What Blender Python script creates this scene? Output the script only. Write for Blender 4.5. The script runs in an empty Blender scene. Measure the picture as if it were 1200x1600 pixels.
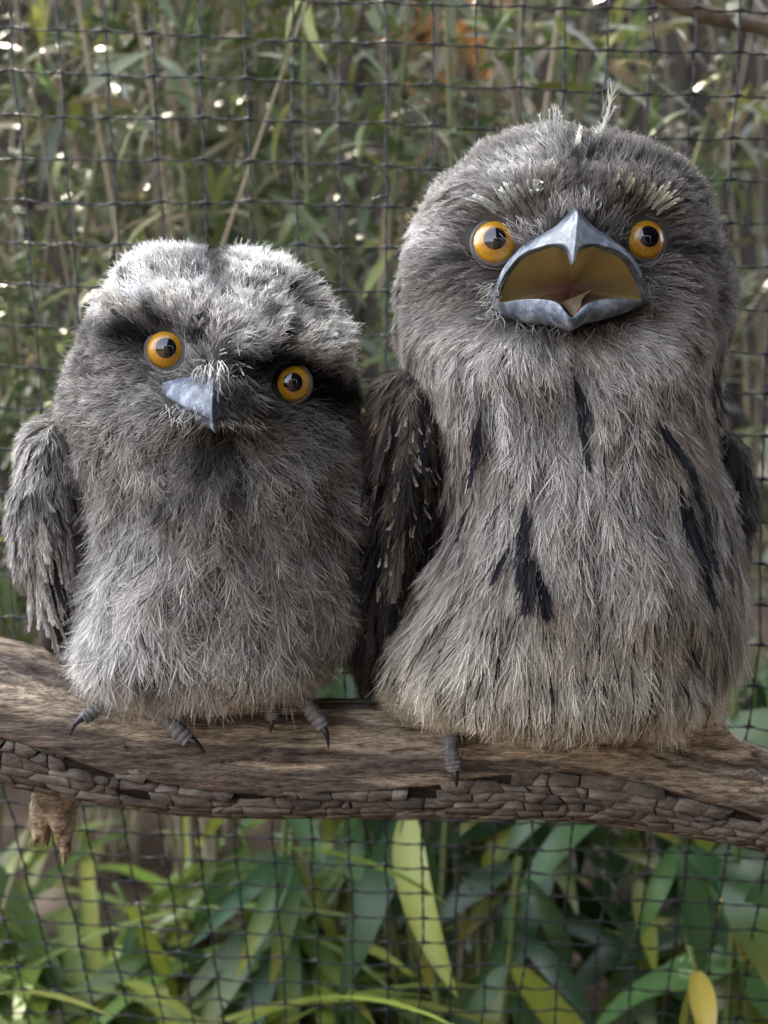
import bpy, math, random
import numpy as np
from mathutils import Vector, Matrix

# ------------------------------------------------------------------ camera, sky, sun, exposure
SCN = bpy.context.scene
COL = SCN.collection
Z0 = 1.2                      # camera height
D = 0.8                       # camera to perch
S = 0.556 / 1600.0            # metres per photo pixel at the perch
cam_d = bpy.data.cameras.new('camera')
cam = bpy.data.objects.new('camera', cam_d)
COL.objects.link(cam)
cam.location = (0, -D, Z0)
cam.rotation_euler = (math.radians(90), 0, 0)
cam_d.sensor_width = 36
cam_d.lens = 36 * D / 0.556
cam_d.clip_start = 0.02
cam_d.clip_end = 300
cam_d.dof.use_dof = True
cam_d.dof.focus_distance = 0.715
cam_d.dof.aperture_fstop = 8.2
SCN.camera = cam

SUN_EL, SUN_AZ = math.radians(44), math.radians(-24)     # azimuth from +Y (away from camera) towards +X
world = bpy.data.worlds.new('World')
SCN.world = world
world.use_nodes = True
wn = world.node_tree.nodes
sky_t = wn.new('ShaderNodeTexSky')
sky_t.sky_type = 'NISHITA'
sky_t.sun_disc = False
sky_t.sun_elevation = SUN_EL
sky_t.sun_rotation = SUN_AZ
sky_t.dust_density = 6.0
sky_t.ozone_density = 0.3
sky_t.air_density = 1.0
hsv = wn.new('ShaderNodeHueSaturation')
hsv.inputs['Saturation'].default_value = 0.48
world.node_tree.links.new(sky_t.outputs[0], hsv.inputs['Color'])
world.node_tree.links.new(hsv.outputs[0], wn['Background'].inputs[0])
wn['Background'].inputs[1].default_value = 0.15
sun_d = bpy.data.lights.new('sun', 'SUN')
sun_d.energy = 3.2
sun_d.angle = math.radians(0.55)
sun_d.color = (1.0, 0.88, 0.70)
sun = bpy.data.objects.new('sun', sun_d)
COL.objects.link(sun)
tosun = Vector((math.sin(SUN_AZ) * math.cos(SUN_EL), math.cos(SUN_AZ) * math.cos(SUN_EL), math.sin(SUN_EL)))
sun.rotation_euler = tosun.to_track_quat('Z', 'Y').to_euler()
vs = SCN.view_settings
vs.view_transform = 'Standard'
vs.look = 'None'
vs.exposure = 3.25
vs.gamma = 1.0
SCN.cycles.use_denoising = True
SCN.cycles.max_bounces = 8
SCN.cycles.transparent_max_bounces = 12

rng = np.random.default_rng(11)
random.seed(5)

# ------------------------------------------------------------------ helpers
def pix(px, py, y):
    k = (y + D) / D
    return np.array([(px - 600) * S * k, y, Z0 + (800 - py) * S * k])

def to_px(P):
    k = (P[..., 1] + D) / D
    return 600 + P[..., 0] / (S * k), 800 - (P[..., 2] - Z0) / (S * k)

def lin(r, g, b):
    f = lambda c: ((c / 255 + 0.055) / 1.055) ** 2.4 if c > 10 else c / 255 / 12.92
    return np.array([f(r), f(g), f(b)])

def norm(v):
    return v / (np.linalg.norm(v, axis=-1, keepdims=True) + 1e-12)

def _h(ix, iy, iz, seed):
    n = (ix * 374761393 + iy * 668265263 + iz * 1442695041 + seed * 974711) & 0x7fffffff
    n = ((n ^ (n >> 13)) * 1274126177) & 0x7fffffff
    n = (n ^ (n >> 16)) & 0xffff
    return n / 65535.0

def vnoise(P, scale, seed=0):
    Q = np.asarray(P, float) * scale + 1000.0
    I = np.floor(Q).astype(np.int64)
    F = Q - I
    F = F * F * (3 - 2 * F)
    out = 0
    for dx in (0, 1):
        for dy in (0, 1):
            for dz in (0, 1):
                w = (F[..., 0] if dx else 1 - F[..., 0]) * (F[..., 1] if dy else 1 - F[..., 1]) * (F[..., 2] if dz else 1 - F[..., 2])
                out = out + w * _h(I[..., 0] + dx, I[..., 1] + dy, I[..., 2] + dz, seed)
    return out

def fbm(P, scale, seed=0, octv=3):
    a, s, t = 0, 1.0, 0
    for o in range(octv):
        a = a + s * vnoise(P, scale * 2 ** o, seed + o * 17)
        t += s
        s *= 0.5
    return a / t

def mk(name, V, quads=None, tris=None, mat=None, parent=None, col=None, smooth=True, polys=None):
    me = bpy.data.meshes.new(name)
    V = np.asarray(V, np.float32).reshape(-1, 3)
    if polys is not None:
        me.from_pydata(V.tolist(), [], polys)
    else:
        q = np.zeros((0, 4), np.int32) if quads is None or len(quads) == 0 else np.asarray(quads, np.int32)
        t = np.zeros((0, 3), np.int32) if tris is None or len(tris) == 0 else np.asarray(tris, np.int32)
        me.vertices.add(len(V))
        me.vertices.foreach_set('co', V.ravel())
        nl = q.size + t.size
        me.loops.add(nl)
        me.loops.foreach_set('vertex_index', np.concatenate([q.ravel(), t.ravel()]))
        me.polygons.add(len(q) + len(t))
        ls = np.concatenate([np.arange(len(q)) * 4, q.size + np.arange(len(t)) * 3]).astype(np.int32)
        me.polygons.foreach_set('loop_start', ls)
        me.update(calc_edges=True)
    if col is not None:
        a = me.color_attributes.new('Col', 'FLOAT_COLOR', 'POINT')
        c = np.ones((len(V), 4), np.float32)
        c[:, :3] = np.asarray(col).reshape(-1, 3) if np.ndim(col) > 1 else col
        a.data.foreach_set('color', c.ravel())
    if smooth:
        me.polygons.foreach_set('use_smooth', np.ones(len(me.polygons), bool))
    if mat:
        me.materials.append(mat)
    return link(name, me, parent)

def link(name, me, parent=None):
    o = bpy.data.objects.new(name, me)
    COL.objects.link(o)
    if parent is not None:
        o.parent = parent
        if parent.type == 'EMPTY' or parent.matrix_basis != Matrix():
            o.matrix_parent_inverse = inv_world(parent)
    return o

def inv_world(p):
    m = Matrix()
    while p is not None:
        m = (p.matrix_parent_inverse @ p.matrix_basis) @ m
        p = p.parent
    return m.inverted()

def empty(name, loc, label=None, cat=None, group=None):
    o = bpy.data.objects.new(name, None)
    COL.objects.link(o)
    o.location = loc
    o.empty_display_size = 0.05
    tag(o, label, cat, group)
    return o

def tag(o, label=None, cat=None, group=None, kind=None):
    if label: o['label'] = label
    if cat: o['category'] = cat
    if group: o['group'] = group
    if kind: o['kind'] = kind
    return o

def gridq(nu, nv, wrap=False, base=0):
    """quads of a (nu, nv) grid, row major, wrap joins the last column to the first"""
    i = np.arange(nu - 1)[:, None]
    j = np.arange(nv if wrap else nv - 1)[None, :]
    j2 = (j + 1) % nv
    return np.stack([i * nv + j, i * nv + j2, (i + 1) * nv + j2, (i + 1) * nv + j], -1).reshape(-1, 4) + base

def crom(P, n):
    """Catmull-Rom resample of a polyline"""
    P = np.asarray(P, float)
    m = len(P)
    t = np.linspace(0, m - 1 - 1e-9, n)
    i = t.astype(int)
    f = (t - i)[:, None]
    g = lambda k: P[np.clip(k, 0, m - 1)]
    p0, p1, p2, p3 = g(i - 1), g(i), g(i + 1), g(i + 2)
    return 0.5 * ((2 * p1) + (-p0 + p2) * f + (2 * p0 - 5 * p1 + 4 * p2 - p3) * f ** 2 + (-p0 + 3 * p1 - 3 * p2 + p3) * f ** 3)

def tube(path, rad, sides=8, flat=1.0, twist=0.0, cap=True):
    """tube round a path; flat squashes the section, twist turns it along the way"""
    P = np.asarray(path, float)
    n = len(P)
    T = norm(np.gradient(P, axis=0))
    ref = np.array([0, 1.0, 0]) if abs(T[:, 1]).mean() < 0.8 else np.array([1.0, 0, 0])
    A = norm(np.cross(T, ref))
    B = np.cross(T, A)
    r = np.broadcast_to(np.asarray(rad, float), (n,))
    th = np.linspace(0, 2 * math.pi, sides, endpoint=False)
    tw = np.arange(n)[:, None] * twist
    cu, sv = np.cos(th)[None, :] * 1.0, np.sin(th)[None, :] * flat
    a = cu * np.cos(tw) - sv * np.sin(tw)
    b = cu * np.sin(tw) + sv * np.cos(tw)
    V = P[:, None, :] + r[:, None, None] * (a[..., None] * A[:, None, :] + b[..., None] * B[:, None, :])
    V = V.reshape(-1, 3)
    q = gridq(n, sides, True)
    tr = []
    if cap:
        V = np.vstack([V, P[:1], P[-1:]])
        for j in range(sides):
            tr.append([n * sides, (j + 1) % sides, j])
            tr.append([n * sides + 1, (n - 1) * sides + j, (n - 1) * sides + (j + 1) % sides])
    return V, q, tr

def ribbons(P, W, Nrm, C, rollamt=0.5):
    """P (n,k,3) centre lines, W (n,k) half widths, Nrm (n,k,3), C (n,k,3) -> verts, quads, colours"""
    n, k = P.shape[:2]
    T = norm(np.gradient(P, axis=1)) if k > 1 else P
    Sd = norm(np.cross(T, Nrm))
    a = (rng.random((n, 1, 1)) - 0.5) * 2 * rollamt
    Sd = Sd * np.cos(a) + norm(Nrm) * np.sin(a)
    V = np.stack([P - Sd * W[..., None], P + Sd * W[..., None]], 2)      # n,k,2,3
    CC = np.repeat(C[:, :, None, :], 2, 2)
    base = (np.arange(n) * k * 2)[:, None]
    i = np.arange(k - 1)[None, :] * 2
    q = np.stack([base + i, base + i + 1, base + i + 3, base + i + 2], -1).reshape(-1, 4)
    return V.reshape(-1, 3), q, CC.reshape(-1, 3)

def join(parts):
    V, Q, C, o = [], [], [], 0
    for v, q, c in parts:
        V.append(v); Q.append(np.asarray(q) + o); C.append(c); o += len(v)
    return np.vstack(V), np.vstack(Q), np.vstack(C)

# ------------------------------------------------------------------ materials
def new_mat(name):
    m = bpy.data.materials.new(name)
    m.use_nodes = True
    return m, m.node_tree.nodes, m.node_tree.links, m.node_tree.nodes['Principled BSDF']

def ramp(N, stops):
    r = N.new('ShaderNodeValToRGB')
    e = r.color_ramp.elements
    while len(e) < len(stops):
        e.new(0.5)
    for el, (p, c) in zip(e, stops):
        el.position = p
        el.color = (*c, 1)
    return r

def noise_node(N, L, scale, coord, detail=5, rough=0.6, mapping=None):
    n = N.new('ShaderNodeTexNoise')
    n.inputs['Scale'].default_value = scale
    n.inputs['Detail'].default_value = detail
    n.inputs['Roughness'].default_value = rough
    if mapping:
        mp = N.new('ShaderNodeMapping')
        mp.inputs['Scale'].default_value = mapping
        L.new(coord, mp.inputs[0])
        coord = mp.outputs[0]
    L.new(coord, n.inputs['Vector'])
    return n

def attr_mat(name, rough=0.6, spec=0.25, trans=0.0, rand=0.0):
    m, N, L, b = new_mat(name)
    a = N.new('ShaderNodeAttribute')
    a.attribute_name = 'Col'
    colr = a.outputs['Color']
    if rand:
        oi = N.new('ShaderNodeObjectInfo')
        hs = N.new('ShaderNodeHueSaturation')
        mr = N.new('ShaderNodeMapRange')
        mr.inputs['To Min'].default_value = 1 - rand
        mr.inputs['To Max'].default_value = 1 + rand
        L.new(oi.outputs['Random'], mr.inputs['Value'])
        L.new(mr.outputs[0], hs.inputs['Value'])
        L.new(colr, hs.inputs['Color'])
        colr = hs.outputs[0]
    L.new(colr, b.inputs['Base Color'])
    b.inputs['Roughness'].default_value = rough
    b.inputs['Specular IOR Level'].default_value = spec
    if trans:
        t = N.new('ShaderNodeBsdfTranslucent')
        L.new(colr, t.inputs['Color'])
        mx = N.new('ShaderNodeMixShader')
        mx.inputs[0].default_value = trans
        L.new(b.outputs[0], mx.inputs[1])
        L.new(t.outputs[0], mx.inputs[2])
        L.new(mx.outputs[0], N['Material Output'].inputs[0])
    return m

def simple_mat(name, stops, scale=30, rough=0.5, spec=0.4, bump=0.0, bscale=80, mapping=None, coord='Object', coat=0.0, sss=0.0):
    m, N, L, b = new_mat(name)
    tc = N.new('ShaderNodeTexCoord')
    n = noise_node(N, L, scale, tc.outputs[coord], mapping=mapping)
    r = ramp(N, stops)
    L.new(n.outputs[0], r.inputs[0])
    L.new(r.outputs[0], b.inputs['Base Color'])
    b.inputs['Roughness'].default_value = rough
    b.inputs['Specular IOR Level'].default_value = spec
    b.inputs['Coat Weight'].default_value = coat
    if sss:
        b.inputs['Subsurface Weight'].default_value = sss
        b.inputs['Subsurface Radius'].default_value = (0.004, 0.002, 0.001)
    if bump:
        n2 = noise_node(N, L, bscale, tc.outputs[coord], mapping=mapping)
        bp = N.new('ShaderNodeBump')
        bp.inputs['Strength'].default_value = bump
        bp.inputs['Distance'].default_value = 0.002
        L.new(n2.outputs[0], bp.inputs['Height'])
        L.new(bp.outputs[0], b.inputs['Normal'])
    return m

M_PLUME = attr_mat('plumage', 0.6, 0.12, 0.12)
M_VANE = attr_mat('wing_vane', 0.55, 0.15, 0.05)
M_SKIN = attr_mat('feathered_skin', 0.9, 0.05)
M_LEAF = attr_mat('leaf', 0.30, 0.6, 0.30, 0.35)
M_FOLIAGE = attr_mat('fine_foliage', 0.36, 0.5, 0.30)
M_BEAK = simple_mat('beak_horn', [(0.3, (0.055, 0.066, 0.082)), (0.5, (0.12, 0.15, 0.195)), (0.66, (0.30, 0.34, 0.39))], 170, 0.46, 0.4, 0.35, 300)
M_MOUTH = attr_mat('mouth_lining', 0.35, 0.45)
M_TONGUE = simple_mat('tongue', [(0.3, (0.20, 0.14, 0.09)), (0.7, (0.34, 0.26, 0.17))], 60, 0.4, 0.4)
M_LID = simple_mat('eyelid_skin', [(0.3, (0.05, 0.045, 0.05)), (0.7, (0.16, 0.15, 0.16))], 200, 0.6, 0.3, 0.3, 400)
M_TOE = simple_mat('scaly_toe', [(0.3, (0.07, 0.07, 0.073)), (0.7, (0.27, 0.265, 0.26))], 220, 0.6, 0.35, 0.5, 300)
M_CLAW = simple_mat('claw_horn', [(0.3, (0.012, 0.012, 0.014)), (0.7, (0.03, 0.03, 0.035))], 60, 0.3, 0.5)
M_CORD = simple_mat('net_cord', [(0.3, (0.012, 0.0125, 0.015)), (0.7, (0.04, 0.042, 0.048))], 300, 0.5, 0.4)
M_PUPIL, _n, _l, _b = new_mat('pupil')
_b.inputs['Base Color'].default_value = (0.002, 0.003, 0.006, 1)
_b.inputs['Roughness'].default_value = 0.03
_b.inputs['Coat Weight'].default_value = 1.0

def iris_mat():
    m, N, L, b = new_mat('iris')
    tc = N.new('ShaderNodeTexCoord')
    sx = N.new('ShaderNodeSeparateXYZ')
    L.new(tc.outputs['Object'], sx.inputs[0])
    # object space is scaled so that the eyeball has radius 1 and looks along +Z
    r = ramp(N, [(0.0, (0.03, 0.012, 0.004)), (0.36, (0.05, 0.02, 0.004)), (0.46, (0.36, 0.17, 0.012)), (0.66, (0.60, 0.34, 0.014)), (0.93, (0.46, 0.19, 0.010))])
    L.new(sx.outputs[2], r.inputs[0])
    n = noise_node(N, L, 9, tc.outputs['Object'], 6, 0.7)
    mr = ramp(N, [(0.3, (0.6, 0.55, 0.5)), (0.7, (1.15, 1.1, 1.05))])
    L.new(n.outputs[0], mr.inputs[0])
    mx = N.new('ShaderNodeMix')
    mx.data_type = 'RGBA'
    mx.blend_type = 'MULTIPLY'
    mx.inputs[0].default_value = 1
    L.new(r.outputs[0], mx.inputs[6])
    L.new(mr.outputs[0], mx.inputs[7])
    L.new(mx.outputs[2], b.inputs['Base Color'])
    b.inputs['Roughness'].default_value = 0.35
    b.inputs['Coat Weight'].default_value = 1.0
    b.inputs['Coat Roughness'].default_value = 0.02
    return m
M_IRIS = iris_mat()

def wood_mat(name, dark, mid, pale, mapping=(6, 70, 70), bump=0.5):
    m, N, L, b = new_mat(name)
    tc = N.new('ShaderNodeTexCoord')
    a = N.new('ShaderNodeAttribute'); a.attribute_name = 'Col'
    n1 = noise_node(N, L, 3.0, tc.outputs['Object'], 12, 0.74, mapping)
    n2 = noise_node(N, L, 22, tc.outputs['Object'], 4, 0.55)
    r1 = ramp(N, [(0.36, dark), (0.5, mid), (0.62, pale)])
    L.new(n1.outputs[0], r1.inputs[0])
    n3 = noise_node(N, L, 3.0, tc.outputs['Object'], 6, 0.7, (56, 420, 420))
    r2 = ramp(N, [(0.35, (0.62, 0.60, 0.60)), (0.65, (1.15, 1.12, 1.08))])
    L.new(n2.outputs[0], r2.inputs[0])
    mx = N.new('ShaderNodeMix'); mx.data_type = 'RGBA'; mx.blend_type = 'MULTIPLY'; mx.inputs[0].default_value = 1
    L.new(r1.outputs[0], mx.inputs[6]); L.new(r2.outputs[0], mx.inputs[7])
    mx2 = N.new('ShaderNodeMix'); mx2.data_type = 'RGBA'; mx2.blend_type = 'MULTIPLY'; mx2.inputs[0].default_value = 1
    r3 = ramp(N, [(0.36, (.35, .33, .32)), (0.5, (.95, .95, .95)), (0.66, (1.3, 1.28, 1.25))])
    L.new(n3.outputs[0], r3.inputs[0])
    mx3 = N.new('ShaderNodeMix'); mx3.data_type = 'RGBA'; mx3.blend_type = 'MULTIPLY'; mx3.inputs[0].default_value = 1
    L.new(mx.outputs[2], mx3.inputs[6]); L.new(r3.outputs[0], mx3.inputs[7])
    L.new(mx3.outputs[2], mx2.inputs[6]); L.new(a.outputs['Color'], mx2.inputs[7])
    L.new(mx2.outputs[2], b.inputs['Base Color'])
    b.inputs['Roughness'].default_value = 0.75
    b.inputs['Specular IOR Level'].default_value = 0.2
    bp = N.new('ShaderNodeBump'); bp.inputs['Strength'].default_value = bump; bp.inputs['Distance'].default_value = 0.0025
    ad_ = N.new('ShaderNodeMath'); ad_.operation = 'ADD'
    L.new(n1.outputs[0], ad_.inputs[0]); L.new(n3.outputs[0], ad_.inputs[1])
    L.new(ad_.outputs[0], bp.inputs['Height']); L.new(bp.outputs[0], b.inputs['Normal'])
    return m
M_WOOD = wood_mat('weathered_wood', (0.12, 0.10, 0.085), (0.34, 0.295, 0.245), (0.58, 0.51, 0.425), (13, 110, 110), 1.0)
def bark_mat():
    m, N, L, b = new_mat('cracked_bark')
    tc = N.new('ShaderNodeTexCoord')
    n1 = noise_node(N, L, 95, tc.outputs['Object'], 10, .78, (.6, 1.3, 1.3))
    r = ramp(N, [(.34, (.085, .068, .055)), (.5, (.22, .188, .158)), (.64, (.42, .375, .325))])
    L.new(n1.outputs[0], r.inputs[0])
    oi = N.new('ShaderNodeObjectInfo')
    mr = N.new('ShaderNodeMapRange'); mr.inputs['To Min'].default_value = .65; mr.inputs['To Max'].default_value = 1.25
    L.new(oi.outputs['Random'], mr.inputs['Value'])
    hs = N.new('ShaderNodeHueSaturation')
    L.new(mr.outputs[0], hs.inputs['Value']); L.new(r.outputs[0], hs.inputs['Color'])
    L.new(hs.outputs[0], b.inputs['Base Color'])
    b.inputs['Roughness'].default_value = .9; b.inputs['Specular IOR Level'].default_value = .1
    n2 = noise_node(N, L, 150, tc.outputs['Object'], 8, .8, (.45, 1.5, 1.5))
    bp = N.new('ShaderNodeBump'); bp.inputs['Strength'].default_value = 1.0; bp.inputs['Distance'].default_value = .003
    L.new(n2.outputs[0], bp.inputs['Height']); L.new(bp.outputs[0], b.inputs['Normal'])
    return m
M_BARK = bark_mat()
M_FENCE = simple_mat('fence_timber', [(0.3, (0.010, 0.008, 0.006)), (0.7, (0.040, 0.030, 0.023))], 14, 0.8, 0.2, 0.4, 40, mapping=(4, 4, 0.4))
M_CANE = attr_mat('cane', 0.55, 0.35)
M_SOIL = simple_mat('soil', [(0.3, (0.025, 0.018, 0.013)), (0.55, (0.07, 0.05, 0.036)), (0.75, (0.15, 0.11, 0.075))], 9, 0.95, 0.1, 1.0, 30)
M_TRUNK = simple_mat('tree_bark', [(0.3, (0.05, 0.04, 0.032)), (0.7, (0.16, 0.13, 0.105))], 16, 0.9, 0.1, 0.8, 40, mapping=(2, 2, 0.5))
M_LOG = simple_mat('log_wood', [(0.3, (0.10, 0.075, 0.055)), (0.7, (0.30, 0.24, 0.185))], 14, 0.85, 0.15, 0.6, 50, mapping=(0.5, 2, 2))

# ------------------------------------------------------------------ ground (a planted bank rises behind the net)
def ground_h(x, y):
    t = np.clip((y - 0.22) / 1.6, 0, 1)
    t = t * t * (3 - 2 * t)
    P = np.stack([x, y, 0 * x], -1)
    return 0.62 * np.clip((y - 0.18) / 0.12, 0, 1) + 0.42 * t + 0.05 * (fbm(P, 3.0, 3) - 0.5) + 0.02 * (fbm(P, 14.0, 9) - 0.5)

u = np.linspace(-1, 1, 181)
gx = np.sinh(u * 5.2) / np.sinh(5.2) * 60
gy = 0.6 + np.sinh(u * 5.2) / np.sinh(5.2) * 60
X, Y = np.meshgrid(gx, gy)
Zg = ground_h(X, Y)
g = mk('ground', np.stack([X, Y, Zg], -1), gridq(181, 181), None, M_SOIL)
g['kind'] = 'structure'

# ------------------------------------------------------------------ paling fence far behind
fence = empty('paling_fence', (0, 2.9, 1.0), 'dark weathered paling fence standing behind the bamboo', 'fence')
fme = None
for i in range(44):
    x = -2.9 + i * 0.138
    w, t, h = 0.072, 0.007, 2.6 + 0.04 * random.random()
    y = 2.9 + 0.017 * (i % 2) + random.uniform(-.001, .001)
    z0 = 0.85
    V = [(x - w, y - t, z0), (x + w, y - t, z0), (x + w, y + t, z0), (x - w, y + t, z0),
         (x - w, y - t, z0 + h), (x + w, y - t, z0 + h), (x + w, y + t, z0 + h), (x - w, y + t, z0 + h)]
    mk('paling', V, [(0, 1, 5, 4), (1, 2, 6, 5), (2, 3, 7, 6), (3, 0, 4, 7), (4, 5, 6, 7)], None, M_FENCE, fence, smooth=False)
for z in (1.35, 2.55):
    V = [(-3.0, 2.94, z), (3.05, 2.94, z), (3.05, 2.98, z), (-3.0, 2.98, z), (-3.0, 2.94, z + .08), (3.05, 2.94, z + .08), (3.05, 2.98, z + .08), (-3.0, 2.98, z + .08)]
    mk('rail', V, [(0, 1, 5, 4), (1, 2, 6, 5), (2, 3, 7, 6), (3, 0, 4, 7), (4, 5, 6, 7), (0, 3, 2, 1)], None, M_FENCE, fence, smooth=False)


# ------------------------------------------------------------------ unseen roof and walls, added to block sky and bring light from the left
M_ROOF = simple_mat('roof_sheet', [(0.3, (0.16, 0.15, 0.14)), (0.7, (0.26, 0.25, 0.24))], 8, 0.6, 0.3)
xs = np.linspace(.04, 2.0, 300)
zc = 2.12 + .012 * np.cos(xs / .076 * 2 * math.pi)
RV = np.concatenate([np.stack([xs, np.full(300, y), zc + dz - .03 * y], -1) for y, dz in ((-2.4, 0), (.42, 0), (.42, .004), (-2.4, .004))])
rq = np.vstack([gridq(4, 300), [[299 * 1, 299 + 300, 299 + 600, 299 + 900]]])
mk('sky_blocker_roof', RV, rq, None, M_ROOF)['kind'] = 'structure'
def board_wall(name, p0, p1, h, n):
    w = empty(name, (*p0, 0)); w['kind'] = 'structure'
    d = (np.array(p1) - np.array(p0)) / n
    nn = np.array([-d[1], d[0]]) / np.linalg.norm(d)
    for i in range(n):
        a, b = np.array(p0) + d * (i + .01), np.array(p0) + d * (i + .99)
        o_ = nn * (.012 * (i % 2))
        c = [a - nn * .009 + o_, b - nn * .009 + o_, b + nn * .009 + o_, a + nn * .009 + o_]
        V = [(*q_, 0) for q_ in c] + [(*q_, h) for q_ in c]
        mk('board', V, [(0, 1, 5, 4), (1, 2, 6, 5), (2, 3, 7, 6), (3, 0, 4, 7), (4, 5, 6, 7)], None, M_FENCE, w, smooth=False)
board_wall('sky_blocker_side', (1.5, -2.3), (1.5, .1), 2.1, 16)
board_wall('sky_blocker_rear', (-.5, -2.35), (1.45, -2.35), 2.1, 13)  # added behind the camera to keep low sky out of the eyes

# ------------------------------------------------------------------ the perch
BP = np.array([(-420, 1020, 108), (-200, 1066, 112), (0, 1112, 114), (150, 1150, 109), (300, 1178, 101), (450, 1185, 97), (600, 1185, 94),
               (750, 1185, 95), (900, 1192, 92), (1050, 1216, 87), (1200, 1250, 82), (1400, 1310, 80), (1620, 1385, 78)], float)
NB = 760
bc = crom(BP, NB)
bpath = np.stack([(bc[:, 0] - 600) * S, 0.004 * np.sin(np.linspace(0, 7, NB)), Z0 + (800 - bc[:, 1]) * S], -1)
brad = bc[:, 2] * S * 0.97
bT = norm(np.gradient(bpath, axis=0))
bUp = norm(np.cross(np.cross(bT, np.array([0, 0, 1.0])), bT))
bFr = -np.cross(bT, bUp)            # towards the camera
if bFr[:, 1].mean() > 0: bFr = -bFr
bs = np.concatenate([[0], np.cumsum(np.linalg.norm(np.diff(bpath, axis=0), axis=1))])
bark_edge_x = np.array([-420, 0, 150, 300, 450, 600, 700, 790, 850, 1000, 1100, 1200, 1620])
bark_edge_a = np.array([98, 99, 104, 112, 119, 112, 106, 93, 88, 90, 100, 108, 108.]) * math.pi / 180
edge_at = lambda px: np.interp(px, bark_edge_x, bark_edge_a)

def branch_point(sidx, th, r):
    """sidx float index along the path, th angle from the top towards the camera"""
    i = np.clip(np.asarray(sidx), 0, NB - 1.001)
    k = i.astype(int); f = (i - k)[..., None]
    ip = lambda A: A[k] * (1 - f) + A[k + 1] * f
    return ip(bpath) + r[..., None] * (np.cos(th)[..., None] * ip(bUp) + np.sin(th)[..., None] * ip(bFr))

NT = 150
th = np.linspace(0, 2 * math.pi, NT, endpoint=False)
SI, TH = np.meshgrid(np.arange(NB) * 1.0, th, indexing='ij')
pxs = np.broadcast_to(bc[:, 0:1], SI.shape)
R0 = np.broadcast_to(brad[:, None], SI.shape).copy()
base = branch_point(np.minimum(SI, NB - 1.01), TH, R0)
Q = np.stack([bs[SI.astype(int)] * 9, np.cos(TH) * R0 * 60, np.sin(TH) * R0 * 60], -1)
grain = fbm(Q, 1.3, 21, 4) - 0.5
Q2 = np.stack([bs[SI.astype(int)] * 14, np.cos(TH) * 1.6, np.sin(TH) * 1.6], -1)
lump = fbm(Q2, 1.0, 5, 3) - 0.5
ed = edge_at(pxs) + 0.12 * (fbm(Q2, 2.6, 55, 3) - 0.5)
inbark = np.clip((TH - ed) / 0.06, 0, 1) * np.clip((math.radians(262) - TH) / 0.1, 0, 1)
R = R0 + 0.0042 * lump + 0.0030 * grain - 0.0034 * inbark
# long drying cracks in the bare wood
Qc = np.stack([bs[SI.astype(int)] * 1.6 + 3, TH * 3.1, 0 * TH], -1)
cr = np.abs(fbm(Qc * np.array([1, 2.2, 1]), 2.2, 77, 3) - 0.5)
crack = np.clip(1 - cr / 0.012, 0, 1) * (1 - inbark)
R -= 0.0016 * crack
# broken ridge at the right end, knots
def gb(px0, a0, wx, wa): return np.exp(-((pxs - px0) / wx) ** 2 - ((TH - a0) / wa) ** 2)
R += 0.015 * gb(1085, 0.22, 26, 0.35) + 0.006 * gb(1120, 0.55, 60, 0.16) - 0.0030 * gb(1100, 0.85, 70, 0.13)
R += 0.004 * gb(450, 1.35, 14, 0.10) + 0.005 * gb(1140, 1.05, 16, 0.14) - 0.003 * gb(385, 1.5, 30, .12) + 0.004 * gb(60, 0.35, 60, .12)
BV = branch_point(np.minimum(SI, NB - 1.01), TH, R)
tone = np.ones(BV.shape) * 1.0
n_t = fbm(np.stack([bs[SI.astype(int)] * 3, TH * 1.6, 0 * TH], -1), 3.2, 31, 3)
dk = np.clip((n_t - 0.50) / 0.06, 0, 1)[..., None]
greyw = np.array([0.70, 0.66, 0.66]); tanw = np.array([1.75, 1.66, 1.52])
tone = tanw * (1 - dk) + greyw * dk
nearb = np.exp(-((TH - ed) / 0.22) ** 2)[..., None] * np.clip((fbm(Q2, 1.5, 91, 2) - 0.35) / 0.2, 0, 1)[..., None]
tone = tone * (1 - 0.6 * nearb) + np.array([0.62, 0.52, 0.48]) * 0.6 * nearb
tone = tone * (1 - inbark[..., None]) + np.array([0.16, 0.14, 0.13]) * inbark[..., None]
tone = tone * (1 - 0.75 * crack[..., None])
branch = empty('perch_branch', (0, 0, float(bpath[NB // 2, 2])), 'thick dead branch with bare grey wood above and cracked bark below', 'branch')
mk('bare_wood', BV.reshape(-1, 3), gridq(NB, NT, True), None, M_WOOD, branch, col=tone.reshape(-1, 3))

# bark plates: jittered cells clipped against their neighbours, each its own piece
def clip_poly(poly, p, n):
    out = []
    for i in range(len(poly)):
        a, b = poly[i], poly[(i + 1) % len(poly)]
        da, db = np.dot(a - p, n), np.dot(b - p, n)
        if da <= 0: out.append(a)
        if da * db < 0: out.append(a + (b - a) * (da / (da - db)))
    return out

pr = random.Random(9)
rm = 0.033
nplate = 0
ub = []
smin, smax = np.interp(-60, bc[:, 0], bs), np.interp(1270, bc[:, 0], bs)
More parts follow.
